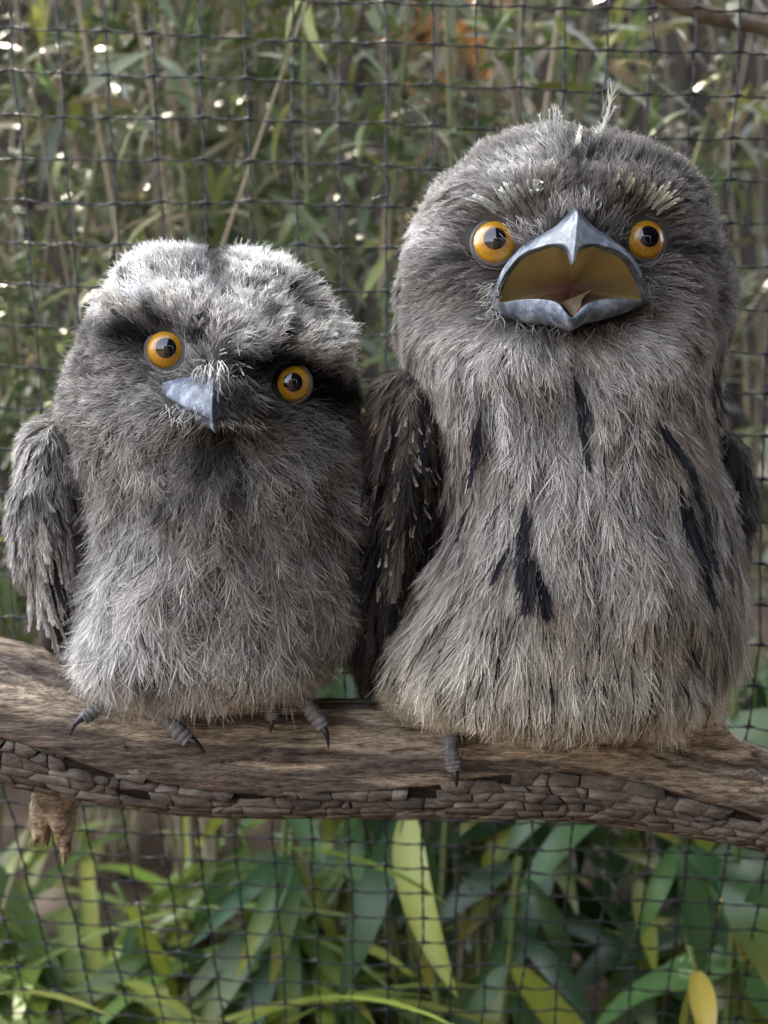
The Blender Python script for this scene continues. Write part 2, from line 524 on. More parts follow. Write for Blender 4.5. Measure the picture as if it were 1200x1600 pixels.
# wavy crack lines run along the branch, slanted cuts divide the strips between them into blocks
NL = 13
def crackline(k, ss):
    ss = np.asarray(ss, float)
    q_ = np.stack([ss * 1.0, 0 * ss + k * .37, 0 * ss], -1)
    return 1.40 * rm + k * 0.0064 + .0052 * (fbm(q_, 42, 11, 2) - .5) + .0022 * (fbm(q_, 190, 13, 2) - .5)
blocks = []
for k in range(NL):
    s_ = smin + pr.uniform(0, .01)
    sl0 = 0.0
    while s_ < smax:
        ln = pr.choice([.006, .009, .012, .016, .021]) * pr.uniform(.8, 1.25)
        sl1 = pr.uniform(-.0024, .0024)
        blocks.append((k, s_, s_ + ln, sl0, sl1))
        s_ += ln; sl0 = sl1
for (k, s0, s1, sl0, sl1) in blocks:
    sc = (s0 + s1) / 2
    px_c = float(np.interp(sc, bs, bc[:, 0]))
    a_c = float(crackline(k + .5, [sc])[0]) / rm
    e_ = edge_at(px_c) + 0.10 * math.sin(px_c * 0.05) + 0.06 * math.sin(px_c * 0.13 + 1)
    if a_c < e_ or pr.random() < 0.03: continue
    gp = .00022 if pr.random() < .75 else .0006
    gl = .00018 if pr.random() < .8 else .0006
    m_ = max(2, int((s1 - s0) / .0035))
    fr = np.linspace(0, 1, m_ + 1)
    top_s = s0 + sl0 + gp + (s1 + sl1 - s0 - sl0 - 2 * gp) * fr
    bot_s = s0 - sl0 + gp + (s1 - sl1 - s0 + sl0 - 2 * gp) * fr
    jt_ = lambda: np.array([pr.uniform(-.00022, .00022) for _ in fr])
    top = np.stack([top_s, crackline(k, top_s) + gl + jt_()], -1)
    bot = np.stack([bot_s, crackline(k + 1, bot_s) - gl + jt_()], -1)
    mid_r = np.array([[(top[-1, 0] + bot[-1, 0]) / 2 + pr.uniform(-.0007, .0007), (top[-1, 1] + bot[-1, 1]) / 2]])
    mid_l = np.array([[(top[0, 0] + bot[0, 0]) / 2 + pr.uniform(-.0007, .0007), (top[0, 1] + bot[0, 1]) / 2]])
    pts = np.vstack([top, mid_r, bot[::-1], mid_l])
    ASP = 1.0
    c = pts.mean(0)
    rings = []
    lift = pr.uniform(-0.0006, 0.0004)
    for f, h in ((1.0, -0.0034), (1.0, -0.0003), (0.97, 0.0)):
        p = c + (pts - c) * f
        ss, aa = p[:, 0], p[:, 1] / ASP / rm
        si = np.interp(ss, bs, np.arange(NB))
        rr = np.interp(si, np.arange(NB), brad) + h + lift + np.array([pr.uniform(-.00018, .00018) for _ in ss])
        rings.append(branch_point(si, aa, rr))
    ss, aa = c[0:1], c[1:2] / ASP / rm
    si = np.interp(ss, bs, np.arange(NB))
    ctr = branch_point(si, aa, np.interp(si, np.arange(NB), brad) + lift)
    V = np.vstack(rings + [ctr])
    m = len(pts)
    q = gridq(3, m, True)
    t = [[2 * m + j, 2 * m + (j + 1) % m, 3 * m] for j in range(m)]
    # keep the outside facing out
    if nplate < 298 and a_c < math.radians(176):
        mk('bark_plate', V, q, t, M_BARK, branch, smooth=False)
        nplate += 1
    else:
        ub.append((V, q, t))
uv_, uq_, ut_, uo = [], [], [], 0
for V, q, t in ub:
    uv_.append(V); uq_.append(q + uo); ut_.append(np.array(t) + uo); uo += len(V)
mk('underside_bark', np.vstack(uv_), np.vstack(uq_), np.vstack(ut_), M_BARK, branch, smooth=False)['kind'] = 'stuff'
print('bark plates', nplate, len(ub))

# ------------------------------------------------------------------ bird surfaces
class Star:
    """round body: horizontal sections (px, half width px) stacked between two domed ends"""
    def __init__(s, table, d, cy, top, bottom, n=2.3):
        t = np.array(table, float)
        s.z = Z0 + (800 - t[::-1, 0]) * S
        s.cx = (t[::-1, 1] - 600) * S
        s.w = t[::-1, 2] * S
        s.d = np.interp(t[::-1, 0], *np.array(d, float).T)
        s.cy = np.interp(t[::-1, 0], *np.array(cy, float).T)
        s.zlo, s.zhi = s.z[0], s.z[-1]
        s.ht = (t[0, 0] - top) * S
        s.hb = (bottom - t[-1, 0]) * S
        s.n = n
        s.bumps = []
        s.eyes = []
        s.rough = 0.0
        s.calm = []
        s.seed = 0
        s.mouth = None
        # smooth tables
        zz = np.linspace(s.zlo, s.zhi, 60)
        sm = lambda a: np.convolve(np.pad(np.interp(zz, s.z, a), 5, 'edge'), np.ones(11) / 11, 'valid')
        s.cx, s.w, s.d, s.cy, s.z = sm(s.cx), sm(s.w), sm(s.d), sm(s.cy), zz
    def parts(s, P):
        za = np.clip(P[..., 2], s.zlo, s.zhi)
        A = np.stack([np.interp(za, s.z, s.cx), np.interp(za, s.z, s.cy), za], -1)
        q = P - A
        ax = np.stack([np.interp(za, s.z, s.w), np.interp(za, s.z, s.d), np.where(P[..., 2] > s.zhi, s.ht, s.hb)], -1)
        return A, q, ax
    def bare(s, P):
        A, q, ax = s.parts(P)
        g = ((np.abs(q / ax) ** s.n).sum(-1)) ** (1 / s.n)
        N = norm(np.sign(q) * np.abs(q / ax) ** (s.n - 1) / ax)
        return A + q / g[..., None], N
    def surf(s, P):
        B, N = s.bare(P)
        h = 0
        for c, sg, a in s.bumps:
            h = h + a * np.exp(-((B - c) ** 2 / np.asarray(sg) ** 2).sum(-1) / 2)
        if s.rough: h = h + s.lumps(B)
        if len(s.bumps) or s.rough: B = B + N * np.asarray(h)[..., None]
        return B, N
    def lumps(s, B):
        px, py = to_px(B)
        calm = 0
        for ex, ey, rx, ry in s.eyes + s.calm:
            calm = np.maximum(calm, np.exp(-((px - ex) / (rx * 1.9)) ** 4 - ((py - ey) / (ry * 1.9)) ** 4))
        return s.rough * (1 - calm) * ((fbm(B, 24, s.seed, 2) - .5) + .35 * (fbm(B, 75, s.seed + 3, 2) - .5))
    def front(s, px, py):
        y = -0.07
        for _ in range(14):
            P = pix(px, py, y)[None]
            A, q, ax = s.parts(P)
            v = 1 - (np.abs(q[0, 0] / ax[0, 0]) ** s.n + np.abs(q[0, 2] / ax[0, 2]) ** s.n)
            yb = A[0, 1] - ax[0, 1] * max(v, 0) ** (1 / s.n)
            Pb = np.array([[P[0, 0], yb, P[0, 2]]])
            h = sum(a * np.exp(-((Pb - c) ** 2 / np.asarray(sg) ** 2).sum() / 2) for c, sg, a in s.bumps)
            if s.rough: h = h + s.lumps(Pb)[0]
            y = 0.5 * y + 0.5 * (yb - h)
        return pix(px, py, y)
    def mesh(s, nth=150, nz=110, ncap=34):
        a = np.linspace(-math.pi / 2 + .02, 0, ncap)[:-1]
        rows = [(np.cos(t), s.zlo + s.hb * np.sin(t)) for t in a]
        rows += [(1, z) for z in np.linspace(s.zlo + 1e-6, s.zhi - 1e-6, nz)]
        rows += [(np.cos(t), s.zhi + s.ht * np.sin(t)) for t in np.linspace(0, math.pi / 2 - .02, ncap)[1:]]
        th = np.linspace(0, 2 * math.pi, nth, endpoint=False)
        P = []
        for r, z in rows:
            za = min(max(z, s.zlo), s.zhi)
            w, d, cx, cy = (np.interp(za, s.z, v) for v in (s.w, s.d, s.cx, s.cy))
            P.append(np.stack([cx + w * r * np.cos(th), cy + d * r * np.sin(th), np.full(nth, z)], -1))
        P = np.array(P)
        V, _ = s.surf(P.reshape(-1, 3))
        q = gridq(len(rows), nth, True)
        nv = len(V)
        V = np.vstack([V, V[:nth].mean(0), V[-nth:].mean(0)])
        tr = [[nv, (j + 1) % nth, j] for j in range(nth)] + [[nv + 1, nv - nth + j, nv - nth + (j + 1) % nth] for j in range(nth)]
        return V, q, tr
    def sample(s, n, weight=None):
        V, q, _ = s.mesh(90, 60, 20)
        p = V[q]
        a = np.linalg.norm(np.cross(p[:, 2] - p[:, 0], p[:, 3] - p[:, 1]), axis=1) / 2
        c = p.mean(1)
        if weight is not None: a = a * weight(c)
        cum = np.cumsum(a) / a.sum()
        i = np.searchsorted(cum, (np.arange(n) + rng.random(n)) / n)
        i = np.clip(i, 0, len(q) - 1)
        u, v = rng.random((2, n, 1))
        P = p[i, 0] * (1 - u) * (1 - v) + p[i, 1] * u * (1 - v) + p[i, 2] * u * v + p[i, 3] * (1 - u) * v
        return s.surf(P)[0]
    def push(s, P):
        """keep strands off the eyes (bend them round the lids) and out of the mouth"""
        px, py = to_px(P)
        for ex, ey, rx, ry in s.eyes:
            dx, dy = px - ex, py - ey
            r = np.sqrt((dx / rx) ** 2 + (dy / ry) ** 2) + 1e-6
            m = (r < 1.0) & (P[..., 1] < 0)
            f = np.where(m, 1.0 / r, 1.0)
            k = (P[..., 1] + D) / D * S
            P = P.copy()
            P[..., 0] += np.where(m, dx * (f - 1) * k, 0)
            P[..., 2] -= np.where(m, dy * (f - 1) * k, 0)
            px, py = to_px(P)
        if s.mouth is not None:
            ex, ey, rx, ry = s.mouth
            dx, dy = px - ex, py - ey
            r = (np.abs(dx / rx) ** 2.6 + np.abs(dy / ry) ** 2.6) ** (1 / 2.6) + 1e-6
            m = (r < 1.0) & (P[..., 1] < -0.05)
            f = np.where(m, 1.0 / r, 1.0)
            k = (P[..., 1] + D) / D * S
            P = P.copy()
            P[..., 0] += np.where(m, dx * (f - 1) * k, 0)
            P[..., 2] -= np.where(m, dy * (f - 1) * k, 0)
        return P

def trace(star, flow, P0, L, K, jit, lift0, lift1):
    m = len(P0)
    P = P0.copy()
    axis, nrm = [], []
    J = rng.normal(0, 1, (m, 3)) * np.asarray(jit).reshape(-1, 1)
    step = (L / (K - 1))[:, None]
    for k in range(K):
        Ps, N = star.surf(P)
        t = k / (K - 1)
        axis.append(Ps + N * (lift0 + (lift1 - lift0) * t ** 1.2)[:, None])
        nrm.append(N)
        d = flow(Ps, N) + J
        d = d - N * (d * N).sum(-1, keepdims=True)
        P = Ps + norm(d) * step
    return np.stack(axis, 1), np.stack(nrm, 1)

def lerp_axis(A, u):
    K = A.shape[1]
    x = np.clip(u, 0, 1) * (K - 1)
    i = np.minimum(x.astype(int), K - 2)
    f = (x - i)[..., None]
    r = np.arange(A.shape[0])[:, None]
    return A[r, i] * (1 - f) + A[r, i + 1] * f

def plumes(star, flow, roots, L, W, alpha, nb, colf, jit=0.15, lift0=0.0005, lift1=0.004, bw=0.00017, K=6,
           rachis=0.00022, rcol=None, streak=None, curl=0.15, bars=0.0, tipgain=1.12, shade=0.16, kb=3, wob=0.22):
    """loose feathers: a shaft and barbs on both sides, all as narrow strips"""
    m = len(roots)
    L = np.broadcast_to(np.asarray(L, float), (m,)) * rng.uniform(.8, 1.2, m)
    W = np.broadcast_to(np.asarray(W, float), (m,)) * rng.uniform(.85, 1.15, m)
    lift1 = np.broadcast_to(np.asarray(lift1, float), (m,)) * rng.uniform(.6, 1.4, m)
    lift0 = np.broadcast_to(np.asarray(lift0, float), (m,))
    A, N = trace(star, flow, roots, L, K, jit, lift0, lift1)
    C0 = colf(A[:, K // 2])
    C0 = C0 * rng.uniform(1 - shade, 1 + shade, (m, 1))
    rc = C0 * 0.35 if rcol is None else np.broadcast_to(rcol, (m, 3))
    out = []
    # shaft
    t = np.linspace(1, 0.25, K)[None]
    out.append(ribbons(star.push(A + N * 0.0003), np.full((m, K), rachis) * t, N, np.repeat(rc[:, None], K, 1), 0.2))
    # barbs
    u = (np.arange(nb) + 0.5) / nb
    u = 0.06 + 0.94 * u[None] + rng.normal(0, .012, (m, nb))
    T = norm(np.gradient(A, axis=1))
    pos, tan, nor = lerp_axis(A, u), norm(lerp_axis(T, u)), norm(lerp_axis(N, u))
    Bv = norm(np.cross(tan, nor))
    prof = np.clip(u, 0, 1) ** 0.35 * (1.02 - np.clip(u, 0, 1)) ** 0.38 * 1.35
    Cl = colf((pos + tan * (W * .35)[:, None, None]).reshape(-1, 3)).reshape(m, nb, 3) * (C0.mean(-1) / (colf(A[:, K // 2]).mean(-1) + 1e-6))[:, None, None]
    for sgn in (-1, 1):
        Lb = (W[:, None] * prof * rng.uniform(.75, 1.2, (m, nb)))
        al = alpha * (1.0 - 0.55 * np.clip(u, 0, 1) ** 2) + rng.normal(0, wob, (m, nb))
        ca, sa = np.cos(al)[..., None], np.sin(al)[..., None]
        pts = []
        cv = rng.normal(0, curl, (m, nb, 1))
        un = rng.normal(0.10, curl * 0.8, (m, nb, 1))
        for tt in np.linspace(0, 1, kb):
            bend = cv * tt * tt
            fw = ca * tt + tt * tt * 0.25
            sd = sa * (tt - 0.22 * tt * tt)
            pts.append(pos + Lb[..., None] * (fw * tan + sgn * (sd + bend) * Bv + un * tt * tt * nor))
        Pb = np.stack(pts, 2).reshape(m * nb, kb, 3)
        Pb = star.push(Pb)
        Nb = np.repeat(nor[:, :, None], kb, 2).reshape(m * nb, kb, 3)
        wd = np.broadcast_to(np.linspace(1, 0.35, kb), (m * nb, kb)) * bw * rng.uniform(.7, 1.3, (m * nb, 1))
        cb = (np.repeat(C0[:, None], nb, 1) * .3 + .7 * Cl) * np.exp(rng.normal(0, .26, (m, nb, 1)))
        if bars:
            ph = rng.uniform(0, 6.28, (m, 1))
            cb = cb * (1 + bars * np.sin(u * rng.uniform(16, 26, (m, 1)) + ph))[..., None]
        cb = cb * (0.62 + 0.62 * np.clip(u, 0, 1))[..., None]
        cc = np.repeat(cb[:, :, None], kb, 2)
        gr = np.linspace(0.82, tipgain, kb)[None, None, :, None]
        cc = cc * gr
        if streak is not None:
            sw = np.broadcast_to(np.asarray(streak, float), (m,))[:, None, None]
            tt = np.linspace(0, 1, kb)[None, None, :]
            dk = np.clip((sw * (0.35 + 0.65 * np.clip(u, 0, 1))[:, :, None] - tt) / 0.15 + 0.5, 0, 1)[..., None] * (sw[..., None] > 0)
            cc = cc * (1 - dk) + np.array([0.012, 0.012, 0.015]) * dk
        out.append(ribbons(Pb, wd, Nb, cc.reshape(m * nb, kb, 3), 0.75))
    return join(out)

def hairs(star, flow, roots, L, colf, jit=0.35, lift1=0.006, w=0.00016, K=4, gain=1.15):
    m = len(roots)
    L = np.broadcast_to(np.asarray(L, float), (m,)) * rng.uniform(.6, 1.3, m)
    l1 = lift1 * rng.uniform(.2, 1.6, m)
    A, N = trace(star, flow, roots, L, K, jit, np.full(m, 0.001), l1)
    A = star.push(A)
    C = colf(A[:, 1]) * rng.uniform(.65, 1.35, (m, 1))
    C = np.repeat(C[:, None], K, 1) * np.linspace(.85, gain, K)[None, :, None]
    return ribbons(A, np.broadcast_to(np.linspace(1, .25, K) * w, (m, K)), N, C, 0.8)

def gm(px, py, x, y, rx, ry, rot=0):
    c, s = math.cos(math.radians(rot)), math.sin(math.radians(rot))
    dx, dy = px - x, py - y
    a, b = dx * c + dy * s, -dx * s + dy * c
    return np.exp(-(a / rx) ** 2 - (b / ry) ** 2)

def mixc(C, col, m):
    m = np.clip(m, 0, 1)[..., None]
    return C * (1 - m) + np.asarray(col) * m

def pigment(C, sat=.85, con=1.6, mid=.27):
    l = C.mean(-1, keepdims=True)
    return np.minimum((l + (C - l) * sat) / l * mid * (l / mid) ** con, .82)

# ------------------------------------------------------------------ shared bird parts
def rot_to(axis):
    return Vector(axis).to_track_quat('Z', 'Y').to_matrix().to_4x4()

def sphere_cap(r, a0, a1, n=40, m=24):
    """dome about +Z between polar angles"""
    ph = np.linspace(a0, a1, m)
    t = np.linspace(0, 2 * math.pi, n, endpoint=False)
    V = np.stack([np.sin(ph)[:, None] * np.cos(t), np.sin(ph)[:, None] * np.sin(t), np.cos(ph)[:, None] + 0 * t[None]], -1) * r
    return V.reshape(-1, 3), gridq(m, n, True)

def make_eye(bird, star, ex, ey, rpx, look, depth, pupil=0.47, lid=True):
    """eyeball of radius 1 in object space, scaled to size and turned to look"""
    c = star.front(ex, ey) + np.array([0, depth, 0])
    k = (c[1] + D) / D
    r = rpx * S * k * 1.12
    V, q = sphere_cap(1.0, 0.001, math.pi - .001)
    e = mk('eye', V, q, None, M_IRIS)
    e.parent = bird
    e.matrix_parent_inverse = inv_world(bird)
    e.matrix_basis = Matrix.Translation(Vector(c)) @ rot_to(look) @ Matrix.Scale(r, 4)
    V, q = sphere_cap(1.012, 0.001, pupil, 40, 10)
    V2, q2 = sphere_cap(1.012, pupil, pupil + .001, 40, 2)
    V2[40:] *= 0.97
    pu = mk('pupil', np.vstack([V, V2]), np.vstack([q, q2 + len(V)]), None, M_PUPIL)
    pu.parent = e
    # lid: a soft ring of skin round the opening
    t = np.linspace(0, 2 * math.pi, 56, endpoint=False)
    op = 1.12
    prof = [(op - .02, 0.985), (op - 0.015, 1.03), (op + .05, 1.075), (op + .16, 1.09), (op + .30, 1.06), (op + .45, .98)]
    V = []
    for a, rr in prof:
        wob = 1 + 0.012 * np.sin(5 * t + a * 9)
        V.append(np.stack([np.sin(a * wob) * np.cos(t) * rr, np.sin(a * wob) * np.sin(t) * rr, np.cos(a * wob) * rr + 0 * t], -1))
    V = np.array(V).reshape(-1, 3)
    li = mk('eyelid', V, gridq(len(prof), 56, True), None, M_LID)
    li.parent = e
    return e

def toe(foot, pts, r0, r1, claw_pts):
    """scaly toe along points with a curved claw"""
    n = 60
    pts = np.array(pts) + np.array([0, -.004, .0012]) ; claw_pts = np.array(claw_pts) + np.array([0, -.004, .0012])
    P = crom(pts, n)
    t = np.linspace(0, 1, n)
    rr = (r0 + (r1 - r0) * t) * (1 + 0.24 * np.abs(np.sin(t * math.pi * 9)) - 0.10) * (1 + 0.12 * np.sin(t * math.pi * 3.0 + .6))
    V, q, tr = tube(P, rr, 12)
    mk('toe', V, q, tr, M_TOE, foot)
    P = crom(claw_pts, 16)
    V, q, tr = tube(P, np.linspace(r1 * 0.80, 0.0002, 16) , 10)
    mk('claw', V, q, tr, M_CLAW, foot)

# ================================================================== the grown bird (mouth open)
AD = Star([(490, 879, 250), (560, 874, 244), (610, 874, 220), (660, 888, 208), (720, 896, 198), (800, 902, 202), (900, 898, 216),
           (980, 872, 242), (1020, 857, 252), (1045, 850, 246)],
          [(205, .082), (480, .086), (600, .078), (700, .082), (900, .088), (1060, .074)],
          [(205, .0), (480, -.004), (700, -.010), (900, -.014), (1060, -.020)], 222, 1112)
def bump(star, px, py, sx, sy, amp):
    star.bumps.append((star.front(px, py), np.array([sx * S, 0.05, sy * S]), amp))
bump(AD, 775, 372, 40, 40, -0.007); bump(AD, 1008, 368, 40, 40, -0.007)
bump(AD, 785, 305, 60, 24, 0.008); bump(AD, 985, 300, 60, 24, 0.008)
bump(AD, 893, 330, 45, 40, 0.010)
bump(AD, 893, 455, 70, 30, -0.050)
bump(AD, 893, 570, 130, 45, 0.010)
bump(AD, 835, 850, 60, 120, 0.004); bump(AD, 960, 900, 50, 200, 0.004)
AD.eyes = [(775, 380, 40, 41), (1006, 375, 36, 44)]
AD.calm = [(893, 420, 70, 50)]
AD.rough, AD.seed = .018, 301

def wobble(P, amp, scale, seed):
    return amp * (np.stack([fbm(P, scale, seed, 2), fbm(P, scale, seed + 50, 2), fbm(P, scale, seed + 90, 2)], -1) - .5) * 2

def flow_ad(P, N):
    px, py = to_px(P)
    dx, dy = px - 893, py - 430
    rad = np.stack([dx, 0 * dx, -dy], -1)
    rad = norm(rad) + np.array([0, 0.35, 0])
    r = np.sqrt((dx / 300) ** 2 + (dy / 250) ** 2)
    out = np.clip((px - 890) / 260, -1, 1)
    spread = np.interp(py, [500, 620, 800, 950, 1100], [0.9, .45, .10, .22, .35])
    skew = np.interp(py, [800, 950, 1100], [0, -.12, -.25]) * (px < 820)
    down = np.stack([out * spread + skew, 0 * dx + 0.02, -1 + 0 * dx], -1)
    w = np.clip((py - 470) / 150, 0, 1)[..., None]
    # cheeks: outwards and a little down
    cheek = np.stack([np.sign(dx) * 1.0, 0 * dx + 0.3, -0.35 + 0 * dx], -1)
    wc = np.clip(1 - np.abs(py - 480) / 120, 0, 1)[..., None] * np.clip((np.abs(dx) - 110) / 60, 0, 1)[..., None]
    head = rad * (1 - wc) + norm(cheek) * wc
    d = norm(head) * (1 - w) + norm(down) * w + wobble(P, .55, 45, 500)
    return norm(d - N * (d * N).sum(-1, keepdims=True))

def col_ad(P):
    px, py = to_px(P)
    n1, n2 = fbm(P, 28, 3), fbm(P, 110, 8)
    C = np.zeros(P.shape) + np.array([0.335, 0.305, 0.272])
    C = mixc(C, (0.225, 0.195, 0.168), np.clip((n1 - .45) * 2.6, 0, .75))
    C = mixc(C, (0.41, 0.385, 0.36), np.clip((n2 - .5) * 3, 0, .7))
    C = mixc(C, (0.43, 0.395, 0.315), 0.85 * np.clip((py - 900) / 220, 0, 1))
    C = mixc(C, (0.24, 0.165, 0.115), 0.6 * gm(px, py, 640, 660, 60, 60) + 0.5 * gm(px, py, 1070, 690, 45, 60) + .45 * gm(px, py, 700, 760, 45, 40))
    # head
    hd = np.clip((560 - py) / 60, 0, 1)
    C = mixc(C, (0.235, 0.215, 0.20), 0.75 * hd)
    C = mixc(C, (0.40, 0.385, 0.37), 0.8 * gm(px, py, 790, 260, 90, 40, -25) + .65 * gm(px, py, 660, 370, 50, 40))
    C = mixc(C, (0.10, 0.092, 0.09), 0.9 * gm(px, py, 715, 402, 50, 13, -5) + 0.9 * gm(px, py, 1085, 390, 60, 14, 6))
    C = mixc(C, (0.11, 0.10, 0.098), 0.85 * gm(px, py, 900, 270, 26, 70) + .7 * gm(px, py, 1020, 245, 60, 14, 20) + .6 * gm(px, py, 750, 240, 40, 12, -25))
    C = mixc(C, (0.16, 0.125, 0.10), 0.75 * gm(px, py, 985, 315, 30, 22) + .5 * gm(px, py, 820, 320, 36, 26) + .5 * gm(px, py, 690, 455, 60, 25))
    C = mixc(C, (0.44, 0.42, 0.40), 0.9 * gm(px, py, 770, 570, 110, 60) + .95 * gm(px, py, 765, 665, 60, 80) + .5 * gm(px, py, 1000, 560, 80, 60))
    C = mixc(C, (0.06, 0.062, 0.07), 0.8 * gm(px, py, 897, 615, 13, 80))
    fleck = np.clip((vnoise(P, 260, 4) - .72) * 5, 0, 1)
    C = mixc(C, (0.06, 0.055, 0.055), 0.5 * fleck)
    return pigment(C, .95) * 1.18

ad = empty('frogmouth_bird', (0.09, 0, 1.07), 'larger grey frogmouth bird with gaping beak perched beside its smaller neighbour', 'bird', 'birds on the branch')
V, q, tr = AD.mesh(190, 130, 44)
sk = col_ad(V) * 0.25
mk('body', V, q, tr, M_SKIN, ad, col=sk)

def face_mask(star, P, beak):
    """drop roots under eyes and beak"""
    px, py = to_px(P)
    ok = np.ones(len(P), bool)
    for ex, ey, rx, ry in star.eyes:
        ok &= ~((((px - ex) / (rx * .93)) ** 2 + ((py - ey) / (ry * .93)) ** 2 < 1) & (P[:, 1] < 0))
    ins = np.zeros(len(P), bool)
    for i in range(len(beak)):
        (xa, ya), (xb, yb) = beak[i], beak[i - 1]
        c = ((ya > py) != (yb > py)) & (px < (xb - xa) * (py - ya) / (yb - ya + 1e-9) + xa)
        ins ^= c
    ok &= ~(ins & (P[:, 1] < -.03))
    return ok

ADB = [(776, 466), (792, 430), (820, 394), (850, 376), (880, 352), (898, 334), (916, 352), (946, 376), (974, 396), (996, 430), (1012, 462), (994, 476), (965, 488), (930, 498), (893, 508), (850, 500), (815, 496), (788, 486)]
JVB = [(252, 606), (268, 598), (300, 594), (335, 592), (352, 604), (372, 624), (392, 642), (360, 648), (333, 656), (300, 641), (266, 622)]
wfront = lambda c: np.where(c[:, 1] < 0.03, 1.0, 0.42)
def body_len(py, a, b): return np.interp(py, a, b)

R1 = AD.sample(3000, wfront)
R1 = R1[face_mask(AD, R1, ADB)]
px, py = to_px(R1)
face = py < 545
FB = R1[~face]
_, pyb = to_px(FB)
Lb = np.interp(pyb, [540, 640, 800, 1000, 1140], [.028, .042, .046, .044, .034])
Wb = np.interp(pyb, [540, 640, 800, 1000, 1140], [.010, .014, .017, .017, .013])
stk = np.where(rng.random(len(FB)) < 0.07, 0.28, 0.0)
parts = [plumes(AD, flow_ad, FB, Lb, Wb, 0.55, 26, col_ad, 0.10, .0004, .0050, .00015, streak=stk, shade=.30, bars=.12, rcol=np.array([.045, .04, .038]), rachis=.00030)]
FF = R1[face]
R1b = AD.sample(5200, lambda c: np.where(to_px(c)[1] < 560, 1.0, 0.0) * np.where(c[:, 1] < .03, 1, .3))
R1b = R1b[face_mask(AD, R1b, ADB)]
FF = np.vstack([FF, R1b])
pxf, pyf = to_px(FF)
ne = np.minimum.reduce([np.hypot(pxf - e[0], pyf - e[1]) for e in AD.eyes])
Lf = np.interp(pyf, [200, 300, 420, 560], [.014, .012, .014, .020]) * np.interp(ne, [40, 110], [.55, 1.0])
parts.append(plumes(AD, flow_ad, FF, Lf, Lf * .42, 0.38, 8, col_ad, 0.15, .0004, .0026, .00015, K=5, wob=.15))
body_pl = join(parts)
o = mk('body_plumage', *body_pl[:2], None, M_PLUME, ad, col=body_pl[2], smooth=False)
o['kind'] = 'stuff'
Rh = AD.sample(8000, wfront)
Rh = Rh[face_mask(AD, Rh, ADB)]
_, pyh = to_px(Rh)
hz = hairs(AD, flow_ad, Rh, np.interp(pyh, [200, 420, 560, 700, 1140], [.011, .014, .026, .022, .020]), col_ad, .28, .0055, .00013, 4, 1.3)
o = mk('fine_bristles', *hz[:2], None, M_PLUME, ad, col=hz[2], smooth=False)
o['kind'] = 'stuff'

# dark streaked feathers that stand out on the breast, each a piece of its own
def streak_feather(star, flow, parent, x0, y0, Lpx, Wpx, colr=(.013, .013, .017), jit=0.03, name='streak_feather', lift=(.004, .0115), nb=30, alpha=.33, bw=.00036):
    p = star.front(x0, y0)[None]
    cf = lambda P: np.zeros(P.shape) + np.array(colr)
    v = plumes(star, flow, p, Lpx * S * .93, Wpx * S * .93, alpha, nb, cf, jit, lift[0], lift[1], bw, K=7, rachis=.0004, rcol=np.array(colr) * .6, curl=.08, wob=.10, tipgain=1.5)
    return mk(name, *v[:2], None, M_PLUME, parent, col=v[2], smooth=False)
for a in [(828, 782, 100, 13), (838, 850, 95, 17), (836, 800, 70, 9), (760, 645, 65, 9), (752, 665, 75, 9), (895, 590, 70, 9), (901, 640, 75, 8), (1030, 665, 110, 9), (1046, 745, 120, 11),
          (1062, 770, 110, 13), (1052, 700, 110, 10), (1084, 780, 100, 10), (846, 880, 80, 12), (1076, 830, 90, 14), (1072, 740, 80, 9), (1110, 590, 70, 12), (1098, 570, 70, 10), (1020, 660, 60, 8),
          (720, 770, 60, 7), (700, 830, 55, 7), (805, 850, 55, 7), (745, 780, 60, 7)]:
    streak_feather(AD, flow_ad, ad, a[0], a[1], a[2], a[3] * 2.9, alpha=.38, nb=56)
for i in range(95):
    x, y = random.uniform(610, 1115), random.choice([random.uniform(680, 1110), random.uniform(930, 1110)])
    if y < 930 and x < 700: continue
    streak_feather(AD, flow_ad, ad, x, y, random.uniform(45, 85), random.uniform(3, 8), jit=.10, lift=(.0035, .0100), nb=16, alpha=.16, bw=.00028)
# pale brow feathers
for i in range(26):
    t = random.random()
    x, y = 772 + 72 * t + random.uniform(-6, 6), 336 - 46 * t + random.uniform(-8, 8)
    streak_feather(AD, flow_ad, ad, x, y, random.uniform(22, 36), 7, (.56, .58, .54), .12, 'brow_feather', (.002, .0060), 16, .4, .00035)
for i in range(26):
    t = random.random()
    x, y = 962 + 62 * t + random.uniform(-5, 5), 290 + 48 * t * t + random.uniform(-7, 7)
    streak_feather(AD, flow_ad, ad, x, y, random.uniform(20, 34), 7, (.50, .50, .39), .12, 'brow_feather', (.002, .0060), 16, .4, .00035)

